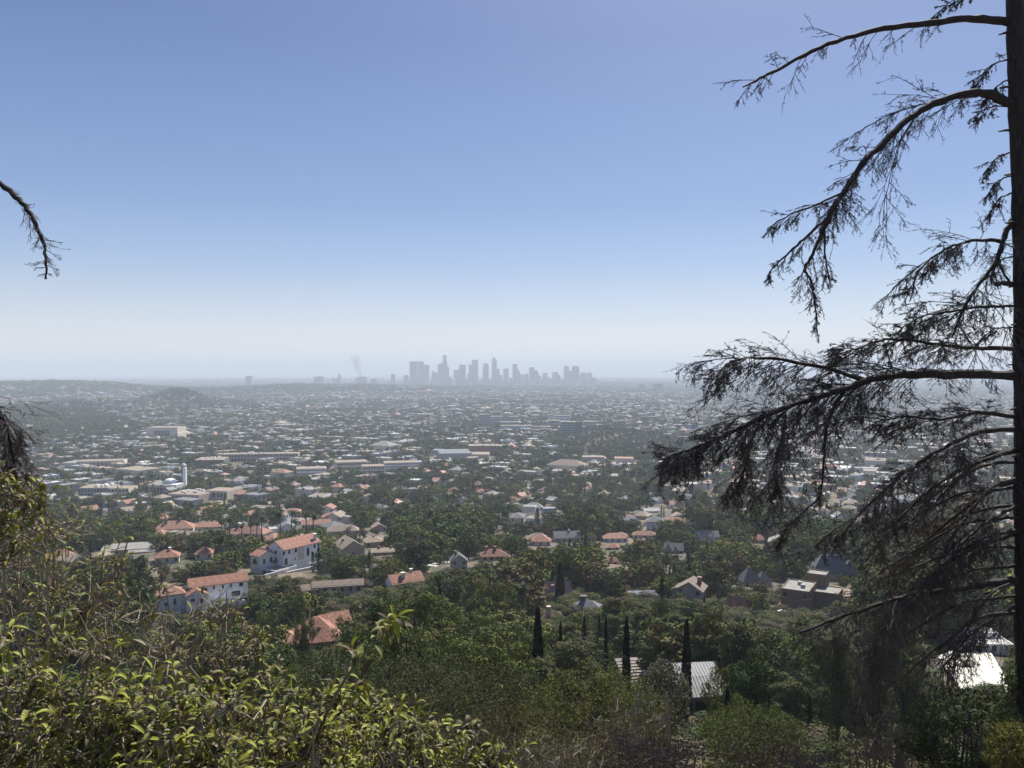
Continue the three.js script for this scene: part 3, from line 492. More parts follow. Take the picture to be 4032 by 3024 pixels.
  ['white_roofed_house', 'low house with glaring white roof in the trees', 2562, 2016, { w: 60, d: 34, h: 8, rh: 8, roof: 'gable', yaw: 8, wall: 'white', rc: 'whiteroof', front: 2 }],
  ['red_hip_villa', 'red tiled hip roofed villa near the hanging cedar twigs', 2990, 2136, { w: 52, d: 44, h: 16, rh: 16, roof: 'hip', wall: 'cream', rc: 'terra2', front: 2 }],
  ['pink_wedge_house', 'low house with flat pink roof and dark retaining wall', 3300, 2362, { w: 100, d: 50, h: 26, roof: 'shed', rh: 14, yaw: -16, wall: 'darkwall', rc: 'tanroof', front: 0 }],
  ['slate_hip_house', 'large house with tall grey slate hip roofs behind the flat roofed house', 3268, 2282, { w: 150, d: 90, h: 40, rh: 58, yaw: -6, roof: 'hip', wall: 'tan', rc: 'slate', front: 4, add: [{ x: -70, z: 20, w: 50, d: 50, h: 30, rh: 30 }, { x: 66, z: 14, w: 52, d: 60, h: 36, rh: 44 }] }],
  ['steep_slate_house', 'house with two steep slate pyramid roofs above the treetops', 2950, 2306, { w: 74, d: 66, h: 26, rh: 46, yaw: 8, roof: 'hip', wall: 'grey', rc: 'slate', front: 2, add: [{ x: 56, z: 0, w: 50, d: 50, h: 22, rh: 34 }] }],
  ['salmon_roofed_house', 'salmon tiled roof half hidden by the reddish tree', 2905, 2412, { w: 66, d: 56, h: 30, rh: 34, yaw: -40, roof: 'gable', wall: 'pink', rc: 'terra', front: 2 }],
];
for (const [n, l, px, py, s] of HL) house(n, l, px, py, s);
{ // flat roofed modern house
  const p = ground(3145, 2404), o = thing('flat_roofed_house', 'brown modern house of stacked boxes with pale flat roofs and roof vents', 'house', p, -30 * DEG), m = -p.z / FPX;
  block(o, { w: 8.5, d: 13, h: 8.2, roof: 'flat', wall: 'wood', rc: 'paleroof', depth: 6, front: 2, right: 2, floors: 2 });
  block(o, { w: 8.5, d: 9, h: 6.4, roof: 'flat', wall: 'wood', rc: 'paleroof', off: V(7.4, 0, -6.4), depth: 6 });
  block(o, { w: 6, d: 6, h: 10.2, roof: 'flat', wall: 'wood', rc: 'paleroof', off: V(3.8, 0, -12), depth: 4 });
  for (const [x, z] of [[1.5, 1.5], [0, -1.8]]) { const v = part('roof_vent', new GB().box(0, 0, 0, 1.3, 1.1, 1.1).geo(), wallM('grey'), o); v.position.set(x, 8.4, z); }
  const stair = part('stair_canopy', new GB().box(0, 0, 0, 2.4, .2, 6).geo(), roofM('paleroof'), o); stair.position.set(2.4, 2.6, 8.4); stair.rotation.x = .45;
  note(o, 22, 24, 10, .75); houses[houses.length - 1].x0 = 3050; houses[houses.length - 1].x1 = 3240;
}
{ // tile roofed house close below
  const p = ground(1245, 2556), o = thing('near_tiled_house', 'near house with large barrel tiled hip roof and round roof vent behind the sumac', 'house', p, 18 * DEG);
  const b = block(o, { w: 9.6, d: 9, h: 3.4, rh: 3.9, roof: 'hip', wall: 'tan', rc: 'terra', ov: .7, depth: 5, front: 3, floors: 1 });
  block(o, { w: 6.5, d: 6, h: 4.2, rh: 2.2, roof: 'gable', wall: 'tan', rc: 'terra', off: V(4.2, 0, -5), depth: 5, turn: .3 });
  block(o, { w: 6, d: 6, h: 3, rh: 1.6, roof: 'hip', wall: 'tan', rc: 'terra2', off: V(-6.4, 0, -1), depth: 5 });
  const vent = part('roof_vent', new GB().lathe(0, 0, [[.32, 0], [.32, .5], [.45, .5], [.2, .75], [0, .75]], 10).geo(), M('plain', .16, .1, .08), b.rm); vent.position.set(.6, 5.1, 2.4);
  houses.push({ x: p.x, z: p.z, r: 8, x0: 1130, x1: 1320, y0: 2415, y1: 2540, d: -p.z, label: o.userData.label, o });
}
{ // house with a standing seam metal roof, and the striped roof beside it
  const p = ground(2755, 2800), o = thing('metal_roofed_house', 'dark house with ribbed grey metal roof behind the tallest cypress', 'house', p, 6 * DEG), MET = new THREE.MeshStandardMaterial({ name: 'ribbed_metal', color: lin(.20, .205, .215), roughness: .7, metalness: 0, map: TX.gravelRoof });
  const w = 5.8, d = 5.2, h = 3.2; const a = part('wall', wallGeo('flat', w, d, h, 0, 5, 'x'), wallM('darkwall'), o);
  const r = new GB(); r.poly([V(-w / 2 - .4, h, d / 2 + .5), V(w / 2 + .4, h, d / 2 + .5), V(w / 2 + .2, h + 1.5, -.2), V(-w / 2 - .2, h + 1.5, -.2)]); r.poly([V(-w / 2 - .2, h + 1.5, -.2), V(w / 2 + .2, h + 1.5, -.2), V(w / 2, h + 2.3, -d / 2 - .4), V(-w / 2, h + 2.3, -d / 2 - .4)]); r.poly([V(-w / 2 - .4, h - .15, d / 2 + .5), V(w / 2 + .4, h - .15, d / 2 + .5), V(w / 2 + .4, h, d / 2 + .5), V(-w / 2 - .4, h, d / 2 + .5)]);
  const rm = part('roof', r.geo(), MET, o); const s = (1.5) / (d / 2 + .7);
  const rib = new GB().box(0, 0, 0, .035, .06, (d / 2 + .7) * Math.hypot(1, s)).geo(), rib2 = new GB().box(0, 0, 0, .035, .06, 2.9).geo();
  for (let k = 0; k < 15; k++) { const x = lerp(-w / 2 - .3, w / 2 + .3, k / 14), q = part('rib', rib, MET, rm); q.position.set(x, h + .8, d / 4 + .15); q.rotation.x = Math.atan(s); const q2 = part('rib', rib2, MET, rm); q2.position.set(x * .97, h + 1.93, -d / 4 - .3); q2.rotation.x = Math.atan(.8 / (d / 2 + .2)); }
  opening('window', o, 'front', w, d, .6, 1.7, 4.2, 1.5); houses.push({ x: p.x, z: p.z, r: 6, x0: 2655, x1: 2840, y0: 2600, y1: 2790, d: -p.z, label: o.userData.label, o });
  const p2 = ground(2512, 2730), o2 = thing('striped_roof_house', 'cream striped tile roof with round metal flue in front of the cypresses', 'house', p2, 10 * DEG);
  const b2 = block(o2, { w: 4.6, d: 5, h: 2.6, rh: 1.9, roof: 'shed', wall: 'tan', rc: 'paleroof', depth: 4, front: 1, floors: 1 });
  const slat = boxGeo(5.4, .1, .14); for (let k = 0; k < 9; k++) { const q = part('tile_course', slat, M('plain', .34, .24, .18), b2.rm); const t = k / 9; q.position.set(0, lerp(2.6, 4.5, t) + .0, lerp(3, -3, t)); }
  const fl = part('flue', new GB().lathe(0, 0, [[.28, 0], [.28, 3.2], [.42, 3.2], [.42, 3.5], [.05, 3.6]], 12).geo(true), M('plain', .45, .45, .44, { metalness: .5, roughness: .4 }), b2.rm); fl.position.set(-2.3, 2.6, .6);
  houses.push({ x: p2.x, z: p2.z, r: 4, x0: 2470, x1: 2550, y0: 2600, y1: 2690, d: -p2.z, label: o2.userData.label, o: o2 });
}
{ // white building and paved forecourt at the lower right, seen through the dead cedar
  const a = ground(3860, 2560), o = thing('white_flat_building', 'low white flat roofed building above the sunlit forecourt', 'building', a, -4 * DEG);
  block(o, { w: 13, d: 6, h: 2.6, roof: 'flat', wall: 'white', rc: 'whiteroof', depth: 3, front: 4, floors: 1 }); block(o, { w: 8, d: 4, h: 3.6, roof: 'flat', wall: 'white', rc: 'whiteroof', off: V(1.5, 0, -4.5), depth: 3 });
  houses.push({ x: a.x, z: a.z, r: 8, x0: 3690, x1: 3880, y0: 2490, y1: 2570, d: -a.z, label: o.userData.label, o });
  const q = [[3690, 2585], [3900, 2570], [3990, 2730], [3790, 2740]].map(([x, y]) => ground(x, y)), g = new GB();
  const N = 8, pt = (u, v) => { const A = q[0].clone().lerp(q[1], u), B = q[3].clone().lerp(q[2], u), r = A.lerp(B, v); return V(r.x, Math.max(H(r.x, r.z) + .2, lerp(lerp(q[0].y, q[1].y, u), lerp(q[3].y, q[2].y, u), v) + .4), r.z); };
  for (let i = 0; i < N; i++) for (let j = 0; j < N; j++) g.poly([pt(i / N, j / N), pt((i + 1) / N, j / N), pt((i + 1) / N, (j + 1) / N), pt(i / N, (j + 1) / N)]);
  structure('forecourt', g.geo(), M('gravelRoof', .70, .67, .60));
  houses.push({ x: (q[0].x + q[1].x + q[2].x + q[3].x) / 4, z: (q[0].z + q[1].z + q[2].z + q[3].z) / 4, r: 17, x0: 3710, x1: 3970, y0: 2580, y1: 2720, d: -q[0].z + 6, o });
}
// streets and drives
const gp = (list) => list.map(([x, y]) => ground(x, y));
strip('road', gp([[3080, 2860], [3300, 2880], [3480, 2860], [3640, 2850], [3820, 2900], [4000, 2960]]), 7, ASPHALT, .3, 3, true);
strip('street', gp([[1880, 2092], [1960, 2080], [2060, 2076], [2160, 2078], [2260, 2082], [2380, 2084]]), 9, ASPHALT, .35, 6, true);
strip('drive', gp([[1700, 2232], [1735, 2222], [1760, 2212]]), 7, CONCRETE, .3, 4);
strip('path', gp([[1120, 2290], [1240, 2300], [1330, 2282], [1400, 2290]]), 3, CONCRETE, .3, 4);
for (const [x, y, w] of [[2075, 2068, 4], [2140, 2096, 4], [2215, 2066, 4]]) strip('drive', [ground(x, y), ground(x + 14, y - 12)], w, CONCRETE, .4, 4);
houses.push({ x: 0, z: -1e5, r: 0, x0: 1900, x1: 2260, y0: 2060, y1: 2092, d: 480 }, { x: 0, z: -1e5, r: 0, x0: 1705, x1: 1770, y0: 2205, y1: 2235, d: 360 }, { x: 0, z: -1e5, r: 0, x0: 3260, x1: 3660, y0: 2800, y1: 2900, d: 90 });

// ---------------------------------------------------------------- parked cars
function car(label, p, turn, color) {
  const o = thing('parked_car', label, 'car', p.clone().add(V(0, .35, 0)), turn, 'cars parked by the hillside streets'), paint = M('plain', ...color, { roughness: .3, metalness: .2 });
  const sh = new THREE.Shape(); sh.moveTo(-2.2, .35); sh.lineTo(2.2, .35); sh.lineTo(2.25, .75); sh.lineTo(1.3, .92); sh.lineTo(.55, 1.42); sh.lineTo(-1.2, 1.45); sh.lineTo(-2.0, .98); sh.lineTo(-2.25, .9); sh.closePath();
  const g = new THREE.ExtrudeGeometry(sh, { depth: 1.6, bevelEnabled: true, bevelSize: .08, bevelThickness: .1, bevelSegments: 2 }); g.translate(0, 0, -.8); part('body', g, paint, o);
  const win = new GB(); win.box(-.35, 1.16, 0, 1.5, .32, 1.84).geo(); part('side_window', win.geo(), GLASS, o); const ws = part('windscreen', boxGeo(.03, .6, 1.45), GLASS, o); ws.position.set(1.0, 1.2, 0); ws.rotation.z = .95;
  const wg = new THREE.CylinderGeometry(.33, .33, .22, 14); wg.rotateX(Math.PI / 2); const rg = new THREE.CylinderGeometry(.19, .19, .235, 10); rg.rotateX(Math.PI / 2);
  for (const x of [-1.4, 1.4]) for (const z of [-.82, .82]) { const w = part('wheel', wg, M('plain', .02, .02, .02), o); w.position.set(x, .33, z); part('rim', rg, M('plain', .5, .5, .5, { metalness: .8, roughness: .3 }), w); }
}
car('white car parked in front of the half timbered house', ground(2078, 2072), .1, [.7, .7, .7]);
car('dark car parked on the street beside the half timbered house', ground(2022, 2074), .1, [.05, .05, .06]);
car('silver car parked right of the white street car', ground(2118, 2074), .1, [.4, .41, .43]);
car('white van like car on the concrete drive by the lime green tree', ground(1742, 2218), 1.2, [.75, .75, .75]);
car('white car on the road under the dead cedar', ground(3650, 2868), -.2, [.72, .72, .72]);
car('white car parked on the sunlit forecourt, nearer the white building', ground(3760, 2604).add(V(0, .3, 0)), .3, [.75, .75, .74]);
car('beige car parked on the sunlit forecourt, nearer the road', ground(3800, 2630).add(V(0, .3, 0)), .3, [.5, .46, .38]);
car('white car among trees beside the flat roofed brown house', ground(3080, 2428), .6, [.78, .78, .78]);

const ORD1 = 'first second third fourth fifth sixth seventh eighth ninth'.split(' '), ORD = ['', ...ORD1.slice(1).map((w) => w + ' '), 'tenth ', 'eleventh ', 'twelfth ', 'thirteenth ', 'fourteenth ', 'fifteenth ', 'sixteenth ', 'seventeenth ', 'eighteenth ', 'nineteenth ', 'twentieth ', ...ORD1.map((w) => 'twenty-' + w + ' '), 'thirtieth ', ...ORD1.map((w) => 'thirty-' + w + ' '), 'fortieth ', ...ORD1.map((w) => 'forty-' + w + ' ')];
// ---------------------------------------------------------------- landmark buildings on the plain
const BAND = M('plain', .10, .11, .12, { roughness: .4 });
function tower(name, label, x0, x1, y0, d, s = {}) { // seen between x0 and x1 with its top at y0, at distance d (or standing on the ground that shows at y = -d)
  const foot = d < 0 ? -d : 0; if (foot) d = -ground((x0 + x1) / 2, foot).z;
  const a = at(x0, y0, d), b = at(x1, y0, d), w = b.x - a.x, cx = (a.x + b.x) / 2, dep = s.dep ?? Math.min(60, w * .9), base = H(cx, -d - dep / 2), h = a.y - base;
  const o = thing(name, label, s.cat ?? 'building', V(cx, base, -d - dep / 2), (s.yaw ?? 0) * DEG, s.group), wm = s.mat ?? M('stucco', ...(COL[s.wall ?? 'grey']));
  part('wall', new GB().box(0, h / 2 - 3, 0, w, h + 6, dep).geo(), wm, o);
  if (s.roof !== false) part('roof', new GB().box(0, h + .15, 0, w - .8, .3, dep - .8).geo(), roofM(s.rc ?? 'tanroof'), o);
  if (s.bands) for (let k = 0; k < s.bands; k++) { const q = part('window_band', new GB().box(0, 0, 0, w * (s.bw ?? .94) , h / s.bands * .42, dep + .3).geo(), BAND, o); q.position.y = h * (k + .55) / s.bands; }
  if (s.grid) for (let i = 0; i < s.grid[0]; i++) for (let k = 0; k < s.grid[1]; k++) { const q = part('window', boxGeo(w / s.grid[0] * .6, h / s.grid[1] * .5, .4), GLASS, o); q.position.set(lerp(-w / 2, w / 2, (i + .5) / s.grid[0]), h * (k + .55) / s.grid[1], dep / 2); }
  for (const e of s.steps ?? []) { const p0 = at(e[0], e[2], d), p1 = at(e[1], e[2], d), ww = p1.x - p0.x, hh = p0.y - base, dd = Math.min(dep * .95, e[3] ?? ww); const q = part(e[4] ?? 'setback', e[4] === 'crown' ? new GB().lathe(0, 0, [[ww / 2, -hh / 2], [ww / 2, hh / 2], [0, hh / 2 + 1]], 16).geo() : new GB().box(0, 0, 0, ww, hh, dd).geo(), wm, o); q.position.set((p0.x + p1.x) / 2 - cx, hh / 2, (e[4] ? 0 : 0) + (e[5] ?? 0)); if (s.equip) void 0; }
  if (s.equip) { const R = rngOf(Math.round(x0)); for (let k = 0; k < s.equip; k++) { const e = part('roof_unit', boxGeo(2.5, 1.8, 2.5), TRIM, o); e.position.set((R() - .5) * w * .8, h + 1.2, (R() - .5) * dep * .7); } }
  keepOut.push([cx, -d - dep / 2, Math.hypot(w, dep) / 2 + 4]); if (foot) houses.push({ x: cx, z: -d - dep / 2, r: Math.hypot(w, dep) / 2, x0: x0 - 2, x1: x1 + 2, y0: y0 - 6, y1: lerp(y0, foot, .42), d }); if (!s.group) landmarks.push([label, (x0 + x1) / 2, y0]); return o;
}
const keepOut = [], landmarks = [];
// downtown towers
const DT = 'downtown office towers', FAR = M('plain', .16, .17, .19), FAR2 = M('plain', .30, .30, .31), FARG = M('plain', .08, .10, .13, { roughness: .3 });
const sky0 = (label, x0, x1, y0, s = {}) => tower('office_tower', label, x0, x1, y0, s.d ?? 8200, { mat: [FAR, FAR2, FARG][Math.round(x0) % 3], roof: false, group: DT, cat: 'skyscraper', ...s });
sky0('broad slab tower at the left end of the skyline, first half', 1613, 1643, 1423, { dep: 40 });
sky0('second half of the broad slab tower, across a thin slot', 1645, 1667, 1423, { dep: 40, steps: [[1664, 1670, 1431, 30]] });
sky0('lower slab leaning against the broad twin slab tower', 1668, 1689, 1437);
sky0('low block with a roof cupola between the slab and the round crowned tower', 1699, 1723, 1465, { steps: [[1701, 1705, 1457]] });
sky0('tallest tower of the skyline with a round crown and stepped shoulders', 1738, 1763, 1440, { dep: 45, steps: [[1741, 1760, 1422, 40], [1743, 1757, 1398, 30, 'crown'], [1760, 1768, 1445, 30]] });
sky0('stepped tower joined to the left side of the tallest tower', 1724, 1741, 1436, { d: 8150, steps: [[1730, 1742, 1431, 25]] });
sky0('low step at the right foot of the tallest tower', 1766, 1777, 1483);
sky0('squat tower left of the plain square tower', 1786, 1808, 1456); sky0('plain square tower right of the squat one', 1808, 1833, 1436);
sky0('small stub at the foot of the paired slabs', 1841, 1848, 1472); sky0('lower of the paired slabs in mid skyline', 1846, 1860, 1435, { d: 8250 }); sky0('higher of the paired slabs in mid skyline', 1859, 1882, 1417);
sky0('tower with a narrowing chamfered top', 1901, 1924, 1441, { steps: [[1903, 1922, 1434, 38], [1905, 1920, 1431, 32]] });
sky0('tower with a curved crown and thin spire', 1936, 1956, 1418, { steps: [[1939, 1951, 1408, 24, 'crown'], [1940, 1941.4, 1394, 3, 'spire']] });
sky0('lower wing right of the spired tower', 1956, 1967, 1453); sky0('short wing at the foot of the spired tower', 1967, 1977, 1476);
sky0('blunt tower with sloped top, mid right', 1981, 2003, 1453, { steps: [[1983, 2001, 1451.5, 40]] });
sky0('slim tower with descending steps', 2018, 2037, 1433, { steps: [[2036, 2043, 1452, 30], [2042, 2047, 1463, 30]] });
sky0('low block right of the descending steps', 2047, 2063, 1474); sky0('low square block beside a gap', 2066, 2081, 1472);
sky0('square tower with stepped right side', 2084, 2104, 1446, { steps: [[2103, 2117, 1458, 40], [2116, 2121, 1467, 30], [2120, 2131, 1479, 30]] });
sky0('lone short tower right of the stepped square tower', 2137, 2156, 1468, { steps: [[2154, 2161, 1487, 30]] });
sky0('short wide tower before the right pair', 2175, 2198, 1465, { steps: [[2196, 2207, 1477, 30]] });
sky0('slim round shouldered tower of the right pair', 2221, 2241, 1443, { steps: [[2225, 2238, 1440.5, 26], [2226.5, 2227.5, 1431, 2, 'spire']] });
sky0('connecting block between the right pair', 2241, 2253, 1460); sky0('wide tower of the right pair with sloped top', 2253, 2281, 1446, { steps: [[2256, 2278, 1441, 40]] });
sky0('small block right of the right pair', 2281, 2288, 1477); sky0('next to last tower at the right end of the skyline', 2287, 2308, 1469, { steps: [[2290, 2306, 1467, 30]] }); sky0('last tower at the right end of the skyline', 2311, 2332, 1469, { steps: [[2313, 2330, 1467.5, 30]] });
sky0('small peaked tower left of the broad slab', 1589, 1608, 1478, { steps: [[1593, 1602, 1476, 20]] }); sky0('narrow tower with rounded top far left of the broad slab', 1539, 1555, 1474, { steps: [[1541, 1553, 1472.5, 24]] });
sky0('low office slab right of the smoke', 1460, 1483, 1492, { d: 7600 }); sky0('wide block under the smoke plume', 1399, 1445, 1485, { d: 7400, dep: 60, steps: [[1412, 1431, 1482.5, 30]] });
sky0('block with a pointed civic tower on its right', 1305, 1340, 1490, { d: 8000, steps: [[1328, 1340, 1484, 24], [1330, 1338, 1476, 20], [1332.5, 1335.5, 1470, 7]] });
sky0('low wide block left of the pointed civic tower', 1236, 1271, 1483, { d: 7800, steps: [[1250, 1262, 1481, 30]] });
sky0('lone tower standing on the hills left of downtown', 967, 990, 1480, { d: 6800 }); sky0('lone square tower right of downtown near the cedar branch', 2725, 2761, 1505, { d: 5600 });
sky0('low office block right of downtown', 2580, 2612, 1510, { d: 5800 }); sky0('low twin block right of downtown', 2520, 2540, 1512, { d: 6000 });
{ // foot of downtown: mid rise blocks
  const R = rngOf(77); for (let k = 0; k < 26; k++) { const x = 1590 + k * 29 + R() * 14, w = 10 + R() * 16; sky0(`mid rise block at the foot of downtown, ${ORD[k] || 'first '}from the left end`, x, x + w, 1488 + R() * 9, { d: 7900 + R() * 200, dep: 40 }); }
}
// hospital quarter
tower('hospital_tower', 'banded grey hospital tower, left end of the hospital group', 1887, 1930, 1632, -1684, { wall: 'grey', bands: 7, yaw: 12 });
tower('hospital_wing', 'long banded hospital wing joined to the banded tower', 1932, 2040, 1640, -1682, { wall: 'cream', bands: 6, dep: 26, steps: [[1984, 2008, 1626, 16]] });
tower('hospital_annex', 'dark grey hospital annex with sloping top edge', 1968, 2046, 1662, -1692, { wall: 'blue', dep: 24, bands: 2 });
tower('parking_block', 'plain blue grey windowless block with roof plant', 1972, 2056, 1677, -1699, { wall: 'blue', dep: 26, equip: 10 });
tower('parking_garage', 'open parking garage with dark level bands', 2056, 2096, 1677, -1702, { wall: 'grey', bands: 4, bw: 1.02, dep: 26, equip: 6 });
tower('clinic_block', 'pinkish clinic block beside the parking garage', 2098, 2124, 1680, -1702, { wall: 'pink', bands: 3 }); tower('clinic_tower', 'pale lilac clinic block with blank end wall', 2126, 2168, 1680, -1702, { wall: 'pink', dep: 24 });
tower('grid_window_building', 'white building with a grid of square dark windows', 2157, 2182, 1632, -1676, { wall: 'white', grid: [4, 6] }); tower('white_slab', 'white slab joined to the grid window building', 2184, 2245, 1636, -1676, { wall: 'white', bands: 4, dep: 24 });
tower('brown_medical_tower', 'brown grey medical block under the white slab', 2158, 2206, 1656, -1694, { wall: 'tan', bands: 3, bw: .5 });
tower('green_medical_building', 'greenish medical building with vertical window strips', 2208, 2270, 1662, -1708, { mat: M('stucco', .30, .34, .32), grid: [9, 5], equip: 5 }); tower('dark_medical_slab', 'dark slab right of the greenish medical building', 2271, 2292, 1660, -1706, { wall: 'darkwall' });
tower('low_medical_building', 'low grey building at the right end of the hospital group', 2297, 2348, 1660, -1692, { wall: 'grey', bands: 3, dep: 30 });
tower('brick_block', 'large windowless brown brick block in mid plain', 1843, 1966, 1756, -1795, { wall: 'brick', dep: 32, equip: 8, yaw: 4 });
tower('shopping_hall', 'wide flat grey roofed hall left of the brick block', 1718, 1846, 1786, -1814, { wall: 'grey', dep: 70, rc: 'greyroof', yaw: 10 }); tower('pale_hall', 'flat pale roofed hall right below the brick block', 1852, 1925, 1790, -1814, { wall: 'tan', dep: 40 });
tower('blue_glass_building', 'small bright blue building near the cedar tips', 2706, 2742, 1672, -1700, { mat: M('plain', .10, .20, .38) });
tower('tan_school_building', 'large tan building with two tiers on the low rise', 576, 698, 1684, -1734, { wall: 'cream', dep: 46, bands: 1, bw: .5, steps: [[552, 700, 1706, 60]] });
tower('long_tan_hall', 'long low tan school hall with reddish end', 300, 470, 1816, -1846, { wall: 'cream', dep: 26, yaw: 14, grid: [12, 1] }); tower('pale_warehouse', 'pale vaulted warehouse at the left of the school hall', 238, 302, 1824, -1844, { wall: 'cream', dep: 40, rc: 'paleroof' });
tower('grey_apartment_block', 'grey apartment block with cluttered white roof', 304, 420, 1922, -1956, { wall: 'grey', dep: 30, grid: [10, 2], equip: 12, yaw: 6 }); tower('beige_apartment_block', 'beige apartment block beside the palms', 424, 506, 1924, -1956, { wall: 'cream', dep: 22, grid: [6, 2] });
tower('salmon_building', 'long salmon walled flat roofed building below the bell tower', 662, 806, 1948, -1976, { wall: 'pink', dep: 32, yaw: -14, equip: 8, grid: [8, 1] });
tower('stone_building', 'low beige stone building right of the salmon one', 812, 905, 1934, -1966, { wall: 'cream', dep: 24, yaw: -10, grid: [6, 1] });
tower('white_apartment_block', 'white apartment block with rows of small windows', 1160, 1274, 1846, -1884, { wall: 'white', dep: 24, yaw: 14, grid: [12, 3] });
tower('dark_roofed_apartments', 'apartment row with dark mansard band', 1312, 1436, 1820, -1852, { wall: 'cream', dep: 28, yaw: 16, bands: 2 });
tower('cream_apartment_block', 'cream apartment block left of the long white apartments', 1420, 1505, 1836, -1866, { wall: 'cream', dep: 22, grid: [8, 2], yaw: 14 });
tower('long_white_apartments', 'long stepped white apartment building in mid plain', 1508, 1640, 1822, -1854, { wall: 'white', dep: 24, grid: [14, 3], yaw: 12 });
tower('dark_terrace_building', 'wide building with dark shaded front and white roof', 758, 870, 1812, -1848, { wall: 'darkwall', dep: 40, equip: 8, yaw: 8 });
tower('long_commercial_row', 'long commercial row with pale roof and bare sunlit end', 872, 1165, 1788, -1816, { wall: 'tan', dep: 24, yaw: 8, equip: 10, rc: 'tanroof', grid: [24, 2] });
tower('flat_white_roof_hall', 'hall with glaring white flat roof right of the brick block', 2196, 2262, 1828, -1852, { wall: 'cream', dep: 26, rc: 'whiteroof' });
tower('orange_roofed_hall', 'hall with wide low orange roof near the cedar twig tips', 2424, 2498, 1806, -1828, { wall: 'cream', dep: 26, rc: 'terra2', yaw: -8 });
tower('cream_flats', 'cream block of flats with even windows', 2296, 2380, 1800, -1828, { wall: 'cream', dep: 22, grid: [10, 3] });
{ // domed church with its bell tower
  const p = ground(650, 1948), o = thing('domed_church', 'church with white domed roof and dark glazed front', 'church', p, -10 * DEG);
  part('wall', new GB().box(0, 5, 0, 26, 14, 20).box(16, 5.5, 3, 8, 15, 14).geo(), wallM('white'), o); part('roof', new GB().poly([V(-15, 11.6, 12), V(15, 11.6, 12), V(12, 15, -9), V(-12, 15, -9)]).box(0, 11.8, 0, 28, .6, 22).geo(), roofM('paleroof'), o);
  part('dome', new GB().lathe(0, 0, [[7, 12], [6.6, 14.5], [5, 16.6], [2.6, 17.8], [0, 18.2]], 20).geo(true), wallM('white'), o).position.set(5, 0, -2);
  for (let k = 0; k < 6; k++) opening('window', o, 'front', 26, 20, -10 + k * 4, 5, 3.2, 9, V(0, 0, 0), null); opening('window', o, 'front', 8, 14, 0, 5, 1.6, 10, V(16, 0, 3), null);
  keepOut.push([p.x, p.z, 24]); landmarks.push([o.userData.label, 650, 1900]);
  const q = ground(724, 1942), t = thing('bell_tower', 'slender white bell tower with dark slots beside the domed church', 'tower', q), h = at(724, 1828, -q.z).y - q.y;
  part('wall', new GB().box(1.2, h / 2 - 2, 0, 3.2, h * .92, 3.6).box(0, h - 1, 0, 4.2, .8, 4.2).box(0, h * .6, 0, 5, 1, 4.6).geo(), wallM('white'), t); part('slot', new GB().box(-1.3, h / 2 - 1, 0, 1.6, h * .96, 3).geo(), BAND, t); part('cap', new GB().lathe(0, 0, [[2.2, h - .6], [1.6, h + .4], [0, h + 1.4]], 8).geo(), wallM('white'), t);
  keepOut.push([q.x, q.z, 8]);
}

// ---------------------------------------------------------------- the avenue that runs away from the viewer, with its cars
const GRID = 26.5 * DEG, gu = V(Math.sin(GRID), 0, -Math.cos(GRID)), gv = V(Math.cos(GRID), 0, Math.sin(GRID));
const av0 = ground(3345, 1960), av = []; for (let t = -150; t < 4200; t += 30) av.push(av0.clone().addScaledVector(gu, t));
strip('avenue', av, 13, new THREE.MeshStandardMaterial({ name: 'worn_asphalt', color: lin(.055, .055, .058), roughness: 1, map: TX.gravelRoof, side: THREE.DoubleSide }), .5, 30, false);
{
  const R = rngOf(501), g = new GB(); // one small car shape, scattered along the avenue
  g.box(0, .55, 0, 1.8, .7, 4.4).box(0, 1.15, -.2, 1.6, .55, 2.3);
  const n = 230, im = new THREE.InstancedMesh(g.geo(), new THREE.MeshStandardMaterial({ name: 'car_paint', color: 0xffffff, roughness: .35, metalness: .1 }), n), m4 = new THREE.Matrix4(), q = new THREE.Quaternion().setFromAxisAngle(V(0, 1, 0), -GRID);
  for (let k = 0; k < n; k++) { const p = av0.clone().addScaledVector(gu, -120 + Math.pow(R(), 1.3) * 3600).addScaledVector(gv, (Math.floor(R() * 4) - 1.5) * 3.4); p.y = H(p.x, p.z) + .52; im.setMatrixAt(k, m4.compose(p, q, V(1, 1, 1))); const c = R() < .35 ? .6 : R() < .5 ? .25 : .05; im.setColorAt(k, lin(c, c, c * 1.02)); }
  im.name = 'avenue_traffic'; im.userData.kind = 'stuff'; scene.add(im);
}

